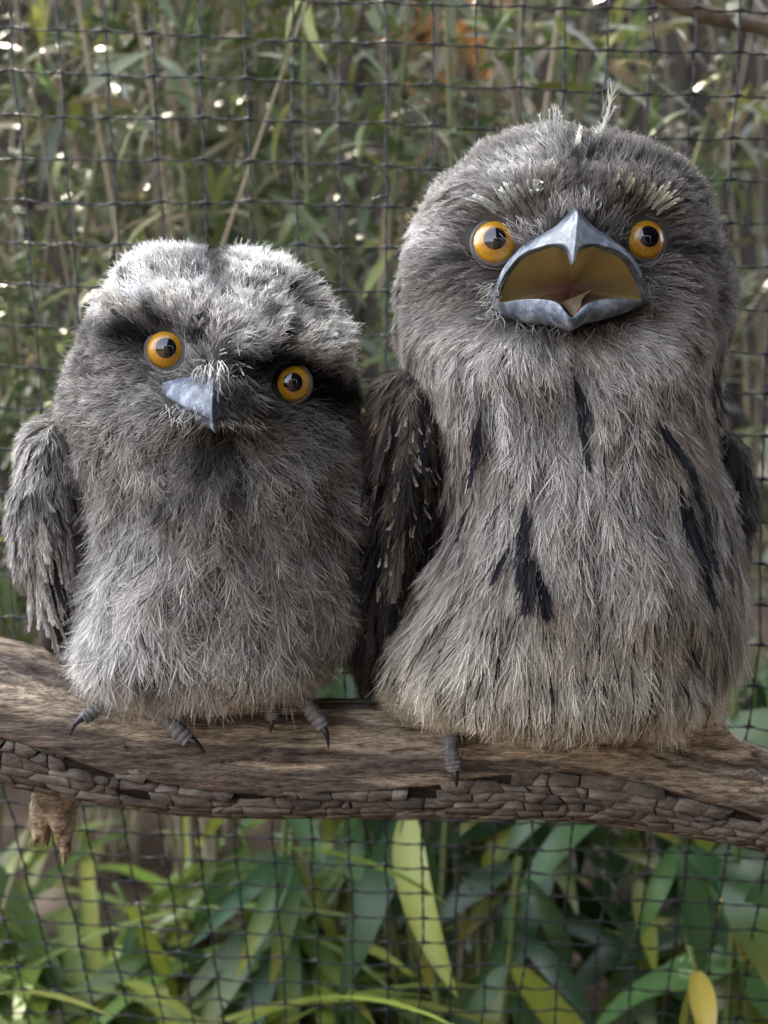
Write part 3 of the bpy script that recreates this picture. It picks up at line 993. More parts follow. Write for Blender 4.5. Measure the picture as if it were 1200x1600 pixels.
# standing crest quills
def quill(parent, pts, w, cols, nb=16, ang=.25, blen=.006):
    P = crom([pix(*p) for p in pts], 12)
    t = np.linspace(0, 1, 12)
    C = np.stack([np.interp(t, np.linspace(0, 1, len(cols)), np.array(cols)[:, k]) for k in range(3)], -1)
    N = np.tile([0, -1.0, 0.1], (12, 1))
    parts = [ribbons(P[None], (np.linspace(1, .35, 12) * w)[None], N[None], C[None], .2)]
    T = norm(np.gradient(P, axis=0))
    for s in (-1, 1):
        i = (np.linspace(.25, .98, nb) * 11).astype(int)
        B = norm(np.cross(T[i], N[i]))
        a = ang + rng.normal(0, .12, nb)[:, None]
        ln = blen * rng.uniform(.5, 1.1, nb)[:, None]
        e = P[i] + ln * (np.cos(a) * T[i] + s * np.sin(a) * B)
        m_ = P[i] + ln * .5 * (np.cos(a * .7) * T[i] + s * np.sin(a * .7) * B)
        Pb = np.stack([P[i], m_, e], 1)
        parts.append(ribbons(Pb, np.tile([.00022, .00018, .00008], (nb, 1)), np.repeat(N[i][:, None], 3, 1), np.repeat(C[i][:, None], 3, 1) * rng.uniform(.8, 1.2, (nb, 1, 1)), .5))
    v = join(parts)
    return mk('crest_quill', *v[:2], None, M_PLUME, parent, col=v[2], smooth=False)
W_, K_, G_ = (.62, .60, .52), (.02, .02, .024), (.20, .20, .21)
yq = -0.045
quill(ad, [(915, 262, -.085), (930, 225, -.075), (945, 190, yq), (957, 145, -.04)], .0016, [K_, K_, W_, W_, W_], 26, .22, .012)
quill(ad, [(918, 258, -.085), (928, 215, -.075), (938, 195, yq), (944, 165, -.04)], .0016, [K_, K_, W_, K_, W_], 20, .22, .010)
quill(ad, [(922, 250, -.07), (942, 205, -.06), (962, 165, -.04)], .0007, [K_, W_, G_, W_], 12, .3, .008)
quill(ad, [(898, 245, -.085), (902, 225, -.075), (908, 196, yq)], .0022, [K_, K_, W_, W_], 20, .25, .007)
for (x0, x1, y1) in [(866, 868, 166), (868, 874, 172), (862, 858, 170), (858, 842, 178), (864, 852, 196), (872, 878, 180), (870, 864, 168), (860, 838, 205), (874, 882, 198)]:
    quill(ad, [(x0, 250, -.075), (x0 + (x1 - x0) * .3, 220, -.062), (x1, y1, -.05)], .00055, [G_, G_, (.3, .3, .29), W_], 8, .3, .005)
# facial bristles swept off the cheeks
for (x0, y0, x1, y1) in [(640, 300, 560, 320), (660, 270, 640, 235), (1120, 330, 1180, 345), (1130, 560, 1190, 620), (1120, 590, 1165, 660), (620, 520, 575, 560), (612, 560, 590, 590), (1135, 500, 1178, 520), (1100, 290, 1140, 262), (690, 255, 668, 225)]:
    pts = [(x0, y0, -.02), ((x0 + x1) / 2, (y0 + y1) / 2 - 6, -.022), (x1, y1, -.018)]
    P = crom([pix(*p) for p in pts], 8)
    V, q, tr = tube(P, np.linspace(.00022, .00006, 8), 4)
    mk('cheek_bristle', V, q, tr, M_CLAW, ad)

# --- eyes
make_eye(ad, AD, 775, 380, 34, (-.10, -1, .10), 0.0042)
make_eye(ad, AD, 1006, 375, 32, (.16, -1, .08), 0.0052)

# --- beak: upper arch with hook, lower scoop, mouth lining, tongue
def loft(name, curves, n, mat, parent, col=None, thick=0.0):
    V = np.array([crom(c, n) for c in curves])
    return mk(name, V.reshape(-1, 3), gridq(len(curves), n), None, mat, parent, col=col)
def pc(l): return np.array([pix(*p) for p in l])
rim = [(771, 472, -.080), (786, 433, -.090), (813, 399, -.101), (842, 386, -.110), (868, 381, -.117), (887, 386, -.123), (896, 411, -.128), (906, 386, -.123), (926, 381, -.117), (950, 386, -.110), (978, 399, -.101), (999, 430, -.090), (1014, 468, -.080)]
root = [(768, 466, -.076), (784, 420, -.084), (815, 377, -.090), (846, 356, -.097), (872, 342, -.101), (889, 329, -.102), (899, 324, -.102), (909, 329, -.102), (926, 343, -.101), (952, 358, -.097), (982, 384, -.090), (1003, 418, -.084), (1018, 462, -.076)]
rim, root = pc(rim), pc(root)
_w = np.array([0, .2, .38, .36, .22, .06, 0, .06, .22, .36, .38, .2, 0])[:, None]
root = root * (1 - _w) + (rim + np.array([0, .006, .0])) * _w
ctrR = pix(893, 440, -.06)
def lerp(a, b, t): return a * (1 - t) + b * t
ridge = np.exp(-((np.arange(13) - 6) / .85) ** 2)[:, None] * np.array([0, -1.0, .35]) * .0085
side = np.array([0, -1.0, .3]) * .0012 * np.sin(np.linspace(0, math.pi, 13))[:, None]
c1 = lerp(root, rim, .33) + ridge + side
c2 = lerp(root, rim, .70) + ridge * .9 + side * .8
inn = lerp(rim, ctrR, .06) + np.array([0, .0025, .0])
inn2 = lerp(rim, ctrR, .10) + np.array([0, .007, .0005])
back = lerp(root, ctrR, .02) + np.array([0, .012, 0])
loft('upper_beak', [back, root, c1, c2, lerp(rim, c2, .12), rim, inn, inn2], 90, M_BEAK, ad)
# lower mandible: two lobes that meet in a notch
ltop = pc([(768, 474, -.080), (790, 472, -.090), (820, 468, -.102), (850, 468, -.111), (872, 474, -.117), (884, 488, -.120), (893, 497, -.121), (903, 490, -.120), (917, 476, -.117), (940, 468, -.111), (968, 466, -.102), (996, 469, -.090), (1016, 470, -.080)])
lbot = pc([(772, 482, -.078), (792, 494, -.086), (822, 502, -.096), (850, 505, -.104), (872, 509, -.110), (884, 513, -.113), (893, 516, -.114), (902, 512, -.113), (918, 504, -.110), (942, 499, -.104), (970, 491, -.096), (995, 480, -.086), (1013, 474, -.078)])
bul = np.array([0, -1.0, -.1]) * (.0045 * np.sin(np.linspace(0, math.pi, 13)) * (1 - .75 * np.exp(-((np.arange(13) - 6) / 1.0) ** 2)))[:, None]
lm = lerp(ltop, lbot, .30) + bul
lm2 = lerp(ltop, lbot, .70) + bul
lback = lbot + np.array([0, .014, .001])
lin1 = ltop + np.array([0, .003, .0003]) + (pix(893, 470, -.09) - ltop) * .03
lin2 = ltop + np.array([0, .010, -.003]) + (pix(893, 480, -.08) - ltop) * .10
loft('lower_beak', [lback, lbot, lm2, lm, lerp(ltop, lm, .15), ltop, lin1, lin2], 90, M_BEAK, ad)
# lining: bowl from both inner edges back to the throat
_u = lerp(inn, inn2, .4)
_u[4:9] = pc([(868, 385, -.112), (881, 383, -.113), (896, 382, -.113), (912, 383, -.113), (927, 385, -.112)])
up, lo = crom(_u, 60), crom(lerp(lin1, lin2, .5), 60)[::-1]
ring = np.vstack([up, lo[1:-1]])
deep = pix(893, 450, -.074)
rows, cols = [], []
for t in np.linspace(0, 1, 16)[:-1]:
    f = 1 - t
    p = deep + (ring - deep) * np.array([f, 0, f]) 
    e_ = 1 - (1 - t) ** 2.2
    p[:, 1] = ring[:, 1] * (1 - e_) + deep[1] * e_
    rows.append(p)
    pxr, pyr = to_px(p)
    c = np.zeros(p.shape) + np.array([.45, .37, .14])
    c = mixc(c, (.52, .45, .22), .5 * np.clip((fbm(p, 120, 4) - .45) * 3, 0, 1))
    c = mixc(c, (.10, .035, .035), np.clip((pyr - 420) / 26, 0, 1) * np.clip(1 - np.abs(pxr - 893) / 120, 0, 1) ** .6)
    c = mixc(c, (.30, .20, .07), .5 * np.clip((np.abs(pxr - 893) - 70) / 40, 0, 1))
    cols.append(c)
nr = ring.shape[0]
V = np.vstack(rows + [deep[None]])
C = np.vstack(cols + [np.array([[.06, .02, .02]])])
q = gridq(len(rows), nr, True)
t3 = [[(len(rows) - 1) * nr + j, (len(rows) - 1) * nr + (j + 1) % nr, len(rows) * nr] for j in range(nr)]
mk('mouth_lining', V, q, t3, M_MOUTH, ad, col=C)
tp = [pc([(875, 473, -.090), (884, 480, -.096), (893, 492, -.103), (900, 492, -.104), (906, 488, -.103)]),
      pc([(884, 469, -.088), (892, 474, -.092), (899, 480, -.096), (904, 482, -.097), (907, 480, -.096)]),
      pc([(898, 464, -.086), (902, 466, -.088), (906, 469, -.090), (908, 470, -.091), (909, 468, -.090)]),
      pc([(912, 458, -.084), (914, 459, -.085), (915, 460, -.086), (916, 460, -.086), (916, 459, -.086)]),
      pc([(925, 452, -.082), (925, 452.5, -.082), (926, 453, -.082), (926, 453, -.082), (926, 452, -.082)])]
tv = np.array([crom(c, 9) for c in tp])
tv2 = tv + np.array([0, .0016, -.0004])
nv = tv.reshape(-1, 3)
qq = gridq(5, 9)
edge = list(range(9)) + [r * 9 + 8 for r in range(1, 5)] + [4 * 9 + j for j in range(7, -1, -1)] + [r * 9 for r in range(3, 0, -1)]
qe = [[edge[i], edge[(i + 1) % len(edge)], edge[(i + 1) % len(edge)] + 45, edge[i] + 45] for i in range(len(edge))]
mk('tongue', np.vstack([nv, tv2.reshape(-1, 3)]), np.vstack([qq, qq + 45, qe]), None, M_TONGUE, ad)

# --- wings of the grown bird
def wing(parent, star, flow, colf, feather_rows, base_n, label=None, basecol=(.03, .026, .024), Lw=(.022, .010), ymax=2000):
    V, q, tr = star.mesh(60, 40, 14)
    w = mk('wing', V, q, tr, M_SKIN, parent, col=np.tile(basecol, (len(V), 1)))
    if label: w['label'] = label
    R = star.sample(base_n)
    R = R[to_px(R)[1] < ymax]
    v = plumes(star, flow, R, Lw[0], Lw[1], .5, 14, colf, .16, .0004, .0032, .00020, K=5, bars=.25, wob=.18)
    o = mk('wing_covert_plumage', *v[:2], None, M_VANE, w, col=v[2], smooth=False)
    o['kind'] = 'stuff'
    for (x0, y0, L, Wd, c) in feather_rows:
        streak_feather(star, flow, w, x0, y0, L, Wd * 2.5, c, .04, 'wing_feather', (.004, .0085), 80, .26, .00034)
    return w

WL = Star([(660, 640, 58), (760, 630, 58), (840, 628, 58), (930, 610, 46), (1010, 586, 26)],
          [(600, .05), (760, .062), (930, .05), (1090, .030)], [(600, .0), (1090, .012)], 575, 1085, 2.2)
def flow_w(P, N):
    px, py = to_px(P)
    d = np.stack([np.interp(py, [600, 800, 1000], [-.05, -.10, -.22]) + 0 * px, 0 * px + .05, -1 + 0 * px], -1)
    return norm(d - N * (d * N).sum(-1, keepdims=True))
def col_wl(P):
    n = vnoise(P, 190, 6)
    n2 = fbm(P, 50, 2)
    px, py = to_px(P)
    C = np.zeros(P.shape) + np.array([.040, .034, .031])
    C = mixc(C, (.20, .155, .12), np.clip((n - .62) * 5, 0, 1))
    C = mixc(C, (.018, .017, .02), np.clip((n2 - .5) * 5, 0, .9))
    C = mixc(C, (.24, .18, .13), .8 * gm(px, py, 600, 660, 40, 45))
    C = mixc(C, (.17, .145, .125), .7 * gm(px, py, 640, 610, 60, 40))
    return C
BK, DK, MD = (.012, .012, .016), (.028, .025, .026), (.075, .062, .052)
rowsL = [(620, 640, 90, 14, DK), (655, 650, 90, 13, BK), (600, 670, 100, 14, DK), (672, 690, 90, 12, BK), (640, 720, 100, 16, DK), (605, 740, 110, 15, BK),
         (668, 760, 100, 14, DK), (630, 800, 100, 16, MD), (600, 830, 120, 15, BK), (662, 840, 95, 14, DK), (625, 880, 110, 15, BK), (596, 910, 120, 13, DK), (645, 900, 100, 13, MD), (612, 950, 110, 12, BK), (585, 960, 120, 10, BK), (590, 1000, 90, 9, DK)]
wl = wing(ad, WL, flow_w, col_wl, rowsL, 1700, 'dark brown mottled wing folded against the breast')
for i in range(120):
    x, y = random.uniform(585, 685), random.uniform(650, 990)
    streak_feather(WL, flow_w, wl, x, y, random.uniform(9, 20), random.uniform(4, 9), random.choice([(.30, .26, .21), (.20, .165, .135), (.14, .11, .09)]), .2, 'wing_fleck', (.0055, .007), 8, .5, .0002)

WR = Star([(740, 1122, 36), (800, 1128, 40), (850, 1124, 34)], [(700, .05), (800, .055), (900, .04)], [(700, .012), (900, .018)], 672, 915, 2.2)
def col_wr(P):
    n = vnoise(P, 170, 16)
    C = np.zeros(P.shape) + np.array([.045, .038, .034])
    return mixc(C, (.26, .22, .17), np.clip((n - .62) * 5, 0, 1))
def flow_wr(P, N):
    d = np.zeros(P.shape) + np.array([.0, .02, -1.0])
    return norm(d - N * (d * N).sum(-1, keepdims=True))
wr = wing(ad, WR, flow_wr, col_wr, [(1140, 700, 70, 12, DK), (1150, 740, 80, 12, BK), (1158, 780, 70, 9, DK), (1140, 790, 90, 12, BK), (1148, 840, 60, 9, BK)], 800, 'dark wing edge with pale spots')
for (x, y) in [(1142, 782), (1150, 794), (1143, 806), (1138, 832), (1144, 842), (1150, 768), (1136, 856), (1128, 720)]:
    streak_feather(WR, flow_wr, wr, x, y, 13, 8, (.40, .35, .27), .1, 'wing_spot_feather', (.010, .012), 18, .7, .00034)

# --- foot of the grown bird: one toe shows below the belly
ft = mk('foot', *tube(crom([pix(700, 1085, -.010), pix(702, 1130, -.028), pix(704, 1160, -.036)], 12), np.linspace(.006, .0045, 12), 10), M_TOE, ad)
toe(ft, [pix(702, 1130, -.034), pix(704, 1165, -.040), pix(707, 1190, -.042), pix(710, 1205, -.042)], .0042, .0034, [pix(709, 1200, -.0425), pix(712, 1218, -.0445), pix(713, 1232, -.0395)])
ft = mk('foot', *tube(crom([pix(960, 1085, -.010), pix(962, 1120, -.026), pix(964, 1140, -.032)], 12), np.linspace(.006, .0045, 12), 10), M_TOE, ad)

# ================================================================== the young bird
JV = Star([(640, 337, 214), (720, 337, 212), (780, 352, 200), (860, 362, 190), (930, 360, 190), (980, 343, 196), (1008, 326, 188)],
          [(385, .076), (640, .080), (760, .076), (900, .080), (1025, .066)], [(385, .0), (640, -.006), (900, -.012), (1025, -.018)], 412, 1070)
bump(JV, 260, 548, 38, 38, -0.008); bump(JV, 455, 600, 38, 38, -0.008)
bump(JV, 245, 490, 60, 22, 0.008); bump(JV, 480, 535, 60, 22, 0.010)
bump(JV, 345, 560, 40, 50, 0.008)
bump(JV, 320, 640, 60, 26, 0.008)
bump(JV, 340, 760, 120, 40, 0.006)
JV.eyes = [(260, 547, 31, 35), (454, 599, 30, 34)]
JV.calm = [(332, 620, 40, 26)]
JV.rough, JV.seed = .020, 401

def flow_jv(P, N):
    px, py = to_px(P)
    dx, dy = px - 338, py - 612
    a = math.radians(15)
    hx, hy = dx * math.cos(a) + dy * math.sin(a), -dx * math.sin(a) + dy * math.cos(a)
    rad = np.stack([dx, 0 * dx, -dy], -1)
    rad = norm(rad) + np.array([0, .3, 0])
    cheek = np.stack([np.sign(hx) * 1.0, 0 * dx + .3, -0.30 - np.sign(hx) * .15], -1)
    wc = np.clip(1 - np.abs(hy - 30) / 110, 0, 1)[..., None] * np.clip((np.abs(hx) - 50) / 60, 0, 1)[..., None]
    head = rad * (1 - wc) + norm(cheek) * wc
    out = np.clip((px - 345) / 220, -1, 1)
    spread = np.interp(py, [640, 760, 900, 1100], [.9, .45, .2, .35])
    down = np.stack([out * spread, 0 * dx + .02, -1 + 0 * dx], -1)
    w = np.clip((hy - 40) / 110, 0, 1)[..., None]
    d = norm(head) * (1 - w) + norm(down) * w + wobble(P, .9, 55, 600)
    return norm(d - N * (d * N).sum(-1, keepdims=True))

def col_jv(P):
    px, py = to_px(P)
    n1, n2, n3 = fbm(P, 34, 13), fbm(P, 120, 18), vnoise(P, 130, 29)
    C = np.zeros(P.shape) + np.array([.33, .30, .265])
    C = mixc(C, (.21, .185, .16), np.clip((n1 - .45) * 3, 0, .8))
    C = mixc(C, (.44, .415, .375), np.clip((n2 - .5) * 3, 0, .7))
    C = mixc(C, (.43, .40, .35), .7 * np.clip((py - 880) / 150, 0, 1))
    C = mixc(C, (.46, .45, .44), .6 * gm(px, py, 150, 1010, 90, 110) + .5 * gm(px, py, 190, 880, 50, 100))
    C = mixc(C, (.20, .175, .15), .6 * gm(px, py, 470, 830, 110, 130))
    hd = np.clip((700 - py) / 60, 0, 1)
    C = mixc(C, (.28, .26, .24), .8 * hd)
    crown = np.clip((575 + (px - 338) * .25 - py) / 50, 0, 1)
    C = mixc(C, (.52, .50, .475), .9 * crown * (py < 620))
    C = mixc(C, (.66, .62, .55), .8 * gm(px, py, 205, 460, 70, 25, -12) + .7 * gm(px, py, 520, 530, 40, 60) + .6 * gm(px, py, 400, 410, 50, 30))
    fl = np.clip((n3 - .62) * 6, 0, 1) * np.clip((640 - py) / 60, 0, 1)
    C = mixc(C, (.045, .042, .045), .85 * fl)
    C = mixc(C, (.05, .048, .05), .9 * gm(px, py, 340, 420, 18, 36, 10) + .8 * gm(px, py, 470, 465, 34, 14, 40) + .8 * gm(px, py, 320, 395, 26, 8) + .7 * gm(px, py, 355, 560, 16, 30) + .5 * gm(px, py, 160, 465, 18, 12))
    # bands through the eyes
    C = mixc(C, (.05, .047, .05), 1.05 * gm(px, py, 195, 520, 66, 24, 6) + .8 * gm(px, py, 250, 498, 40, 12, 20))
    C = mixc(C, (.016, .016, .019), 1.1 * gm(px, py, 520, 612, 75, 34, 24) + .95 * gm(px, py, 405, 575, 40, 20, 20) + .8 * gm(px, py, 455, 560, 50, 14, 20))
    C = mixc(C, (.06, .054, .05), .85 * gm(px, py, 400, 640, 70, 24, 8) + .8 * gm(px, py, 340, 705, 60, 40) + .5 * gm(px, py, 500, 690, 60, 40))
    C = mixc(C, (.36, .345, .34), .6 * gm(px, py, 200, 620, 70, 34) + .45 * gm(px, py, 240, 680, 60, 26))
    C = mixc(C, (.05, .047, .047), .7 * gm(px, py, 265, 790, 26, 22) + .7 * gm(px, py, 375, 770, 20, 30) + .5 * gm(px, py, 320, 730, 30, 40))
    return pigment(C)

jv = empty('frogmouth_bird', (-.09, 0, 1.07), 'smaller downy young frogmouth bird with pale fluffy crown and closed beak', 'bird', 'birds on the branch')
V, q, tr = JV.mesh(190, 120, 44)
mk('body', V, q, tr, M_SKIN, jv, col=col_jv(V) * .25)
JB = JVB
R2 = JV.sample(2900, wfront)
R2 = R2[face_mask(JV, R2, JB)]
px, py = to_px(R2)
face = py < 690 + (px - 338) * .12
FB = R2[~face]
_, pyb = to_px(FB)
Lb = np.interp(pyb, [680, 780, 1000, 1100], [.026, .036, .034, .025])
Wb = np.interp(pyb, [680, 780, 1000, 1100], [.011, .015, .015, .012])
stk = np.where(rng.random(len(FB)) < 0.05, 0.22, 0.0)
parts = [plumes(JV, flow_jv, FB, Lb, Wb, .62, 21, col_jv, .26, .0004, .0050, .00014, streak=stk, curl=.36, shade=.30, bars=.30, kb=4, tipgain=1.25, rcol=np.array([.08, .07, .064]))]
FF = R2[face]
R2b = JV.sample(4600, lambda c: np.where(to_px(c)[1] < 720, 1.0, 0.0) * np.where(c[:, 1] < .03, 1, .3))
R2b = R2b[face_mask(JV, R2b, JB)]
FF = np.vstack([FF, R2b])
pxf, pyf = to_px(FF)
ne = np.minimum.reduce([np.hypot(pxf - e[0], pyf - e[1]) for e in JV.eyes])
Lf = np.interp(pyf, [380, 480, 600, 720], [.012, .010, .012, .018]) * np.interp(ne, [35, 100], [.55, 1.0])
parts.append(plumes(JV, flow_jv, FF, Lf, Lf * .45, .42, 8, col_jv, .28, .0004, .0034, .00016, K=5, curl=.3, wob=.25, tipgain=1.25))
v = join(parts)
o = mk('body_plumage', *v[:2], None, M_PLUME, jv, col=v[2], smooth=False)
o['kind'] = 'stuff'
Rh = JV.sample(9000, wfront)
Rh = Rh[face_mask(JV, Rh, JVB)]
_, pyh = to_px(Rh)
hz = hairs(JV, flow_jv, Rh, np.interp(pyh, [380, 560, 700, 1100], [.010, .012, .018, .016]), col_jv, .5, .0065, .00014, 4, 1.4)
o = mk('down_fluff', *hz[:2], None, M_PLUME, jv, col=hz[2], smooth=False)
o['kind'] = 'stuff'
for i in range(34):
    x, y = random.uniform(170, 545), random.uniform(720, 1040)
    streak_feather(JV, flow_jv, jv, x, y, random.uniform(40, 75), random.uniform(3, 7), (.03, .028, .028), .15, lift=(.0035, .0100), nb=16, alpha=.2, bw=.00026)
for a in [(262, 775, 40, 12), (372, 750, 50, 11), (480, 462, 30, 8), (352, 560, 26, 7), (366, 575, 24, 6)]:
    streak_feather(JV, flow_jv, jv, *a, colr=(.04, .038, .042))
for i in range(30):
    x, y = random.uniform(322, 372), random.uniform(535, 612)
    streak_feather(JV, flow_jv, jv, x, y, random.uniform(14, 22), 4, random.choice([(.6, .58, .55), (.5, .47, .42), (.04, .04, .045)]), .5, 'forehead_feather', (.003, .0065), 10, .5, .0002)
make_eye(jv, JV, 260, 547, 31, (.06, -1, .04), 0.0040)
make_eye(jv, JV, 454, 599, 29, (.16, -1, .02), 0.0048)
jr = pc([(249, 608, -.084), (264, 622, -.093), (291, 637, -.103), (314, 647, -.110), (326, 653, -.115), (332, 658, -.117), (338, 651, -.115), (350, 645, -.110), (366, 644, -.103), (384, 646, -.093), (398, 646, -.084)])
jt = pc([(248, 600, -.082), (266, 595, -.087), (293, 590, -.092), (316, 586, -.096), (330, 584, -.098), (339, 584, -.099), (348, 588, -.098), (358, 596, -.096), (374, 610, -.092), (390, 626, -.087), (400, 638, -.082)])
rd = np.exp(-((np.arange(11) - 5) / 1.1) ** 2)[:, None] * np.array([0, -1.0, .5]) * .0055
sd = np.array([0, -1.0, .4]) * .0035 * np.sin(np.linspace(0, math.pi, 11))[:, None]
jb = jr + np.array([0, .012, -.0015])
loft('upper_beak', [jt + np.array([0, .012, 0]), jt, lerp(jt, jr, .35) + rd + sd, lerp(jt, jr, .72) + rd * .8 + sd * .8, lerp(jt, jr, .93) + rd * .3 + sd * .3, jr, jr + np.array([0, .002, -.0006]), jb], 80, M_BEAK, jv)
jl = jr + np.array([0, .0035, -.0010])
loft('lower_beak', [jl, jl + np.array([0, .0005, -.0025]) , jl + np.array([0, .010, -.004])], 60, M_BEAK, jv)


# wisps that fall over the beak of the young bird: pale over the ridge, dark over its shaded side
def wisps(parent, name, specs, n, cols, w=.00022):
    Ps, Cs = [], []
    for k in range(n):
        (x0, x1), (y0, y1), (dx0, dx1), (dy0, dy1), yy = specs[k % len(specs)]
        a, b = random.uniform(x0, x1), random.uniform(y0, y1)
        ex, ey = a + random.uniform(dx0, dx1), b + random.uniform(dy0, dy1)
        Ps.append(crom([pix(a, b, yy[0]), pix((a + ex) / 2 + random.uniform(-5, 5), (b + ey) / 2 + random.uniform(-4, 4), yy[1]), pix(ex, ey, yy[2])], 6))
        Cs.append(np.tile(np.array(cols[k % len(cols)]) * random.uniform(.6, 1.3), (6, 1)))
    P = np.array(Ps)
    N = np.zeros(P.shape) + np.array([0, -1.0, .2])
    v = ribbons(P, np.tile(np.linspace(1, .3, 6) * w, (n, 1)), N, np.array(Cs), .6)
    o = mk(name, *v[:2], None, M_PLUME, parent, col=v[2], smooth=False)
    o['kind'] = 'stuff'
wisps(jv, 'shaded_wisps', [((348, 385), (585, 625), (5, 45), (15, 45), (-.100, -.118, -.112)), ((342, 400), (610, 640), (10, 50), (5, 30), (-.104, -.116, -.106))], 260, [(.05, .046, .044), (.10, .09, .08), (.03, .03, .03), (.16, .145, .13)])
wisps(jv, 'forehead_wisps', [((322, 350), (560, 590), (-10, 16), (18, 42), (-.098, -.114, -.116)), ((300, 330), (570, 588), (-14, 8), (8, 22), (-.096, -.106, -.104))], 90, [(.62, .60, .57), (.45, .43, .40), (.08, .08, .085)])
wisps(jv, 'chin_wisps', [((255, 330), (628, 660), (-26, 12), (6, 26), (-.096, -.112, -.108)), ((330, 400), (650, 662), (-6, 30), (6, 26), (-.100, -.112, -.106))], 160, [(.34, .32, .30), (.18, .165, .155), (.5, .48, .45)])
wisps(ad, 'gape_wisps', [((762, 785), (440, 500), (-26, 6), (-8, 26), (-.086, -.094, -.090)), ((1005, 1022), (430, 490), (-4, 26), (-8, 26), (-.086, -.094, -.090)), ((800, 860), (352, 384), (-22, -2), (-26, -4), (-.094, -.100, -.096)), ((930, 985), (350, 384), (2, 16), (-26, -4), (-.094, -.100, -.096)),
      ((860, 930), (318, 342), (-12, 12), (-40, -12), (-.100, -.108, -.104)), ((800, 990), (500, 516), (-26, 26), (16, 46), (-.096, -.107, -.103))], 520, [(.34, .32, .30), (.20, .185, .17), (.5, .48, .46), (.08, .075, .07)])

# --- wings of the young bird
JWL = Star([(730, 104, 50), (800, 92, 54), (870, 92, 50), (940, 98, 42), (980, 104, 32)], [(660, .05), (800, .06), (1000, .04)], [(660, -.004), (1000, .004)], 650, 1022, 2.2)
def col_jw(P):
    n, n2 = vnoise(P, 180, 41), fbm(P, 60, 44)
    C = np.zeros(P.shape) + np.array([.34, .325, .31])
    C = mixc(C, (.09, .083, .08), np.clip((n - .58) * 5, 0, .9))
    C = mixc(C, (.50, .48, .45), np.clip((n2 - .52) * 4, 0, .8))
    return C
def flow_jw(P, N):
    px, py = to_px(P)
    d = np.stack([np.interp(py, [660, 800, 1000], [-.25, .0, .16]) + 0 * px, 0 * px + .03, -1 + 0 * px], -1)
    return norm(d - N * (d * N).sum(-1, keepdims=True))
PL, GY = (.40, .38, .35), (.22, .21, .195)
rj = [(62, 800, 80, 11, PL), (95, 810, 85, 12, PL), (120, 800, 80, 10, GY), (60, 870, 95, 9, PL), (76, 870, 110, 9, PL), (92, 880, 115, 9, GY), (106, 875, 110, 9, PL), (120, 880, 90, 9, GY),
      (66, 900, 100, 7, GY), (84, 930, 80, 8, DK), (100, 930, 85, 8, GY), (112, 920, 80, 7, DK), (128, 860, 70, 8, DK), (95, 960, 60, 6, BK), (106, 958, 60, 6, PL), (104, 740, 45, 9, (.10, .098, .10)), (80, 790, 30, 5, DK)]
_r = random.Random(4)
for k in range(26):
    rj.append((_r.uniform(50, 135), _r.uniform(820, 955), _r.uniform(60, 105), _r.uniform(5, 8), _r.choice([PL, PL, GY, (.30, .28, .26), DK])))
wing(jv, JWL, flow_jw, col_jw, rj, 1700, 'pale grey streaked wing', basecol=(.06, .055, .05), Lw=(.018, .008), ymax=860)
JWR = Star([(800, 556, 20), (900, 560, 20), (980, 556, 16)], [(700, .04), (1000, .03)], [(700, .01), (1000, .012)], 740, 1040, 2.2)
def col_jwr(P): return col_jw(P) * .6
wing(jv, JWR, flow_wr, col_jwr, [(556, 860, 90, 8, GY), (562, 920, 80, 7, DK)], 260, None, (.05, .045, .04), (.018, .008))

# --- feet of the young bird
ft = mk('foot', *tube(crom([pix(215, 1060, -.012), pix(205, 1085, -.024), pix(200, 1098, -.028)], 10), np.linspace(.0065, .005, 10), 10), M_TOE, jv)
toe(ft, [pix(185, 1085, -.024), pix(168, 1098, -.030), pix(150, 1112, -.034), pix(132, 1126, -.036)], .0038, .0031, [pix(136, 1121, -.0365), pix(121, 1132, -.0385), pix(111, 1153, -.0375)])
toe(ft, [pix(232, 1100, -.030), pix(254, 1120, -.036), pix(278, 1142, -.0395), pix(298, 1160, -.0405)], .0046, .0036, [pix(294, 1156, -.0405), pix(309, 1163, -.0425), pix(323, 1180, -.0405)])
ft = mk('foot', *tube(crom([pix(440, 1050, -.008), pix(440, 1075, -.020), pix(440, 1088, -.026)], 10), np.linspace(.0065, .005, 10), 10), M_TOE, jv)
toe(ft, [pix(424, 1080, -.028), pix(424, 1100, -.034), pix(426, 1116, -.036), pix(427, 1128, -.037)], .0034, .0028, [pix(427, 1124, -.0375), pix(425, 1136, -.0385), pix(424, 1147, -.0365)])
toe(ft, [pix(446, 1080, -.028), pix(470, 1094, -.035), pix(490, 1116, -.038), pix(506, 1140, -.0385)], .0044, .0034, [pix(504, 1137, -.039), pix(511, 1150, -.0405), pix(514, 1172, -.0375)])

# ------------------------------------------------------------------ netting
def net_y(z):
    t = Z0 - 0.09 - z
    return 0.15 + 0.42 * np.maximum(t, 0) + 0.06 * np.maximum(t, 0) ** 2
net = empty('aviary_netting', (0, .15, .6), 'black knotted square bird netting stretched behind the perch', 'netting')
CELL = 0.0272
NCOL, NROW = 48, 54
zr = Z0 + .46 - np.arange(NROW) * CELL                 # arc length parameter, corrected below for slope
dz = np.where(zr < Z0 - .09, CELL * .69, CELL)
zr = Z0 + .44 - np.concatenate([[0], np.cumsum(dz[:-1])])
ii, jj = np.meshgrid(np.arange(NROW), np.arange(NCOL), indexing='ij')
uu = (jj - NCOL / 2) * CELL
nx = uu * (1 + .05 * (zr[ii] - Z0)) + .10 * (Z0 - zr[ii]) * np.clip(-uu / .3, -.25, 1) * .9
nz = zr[ii] - 0.045 * uu
warp = np.stack([uu, 0 * uu, zr[ii]], -1)
nx = nx + .010 * (fbm(warp, 5, 61) - .5) + rng.normal(0, .0006, nx.shape)
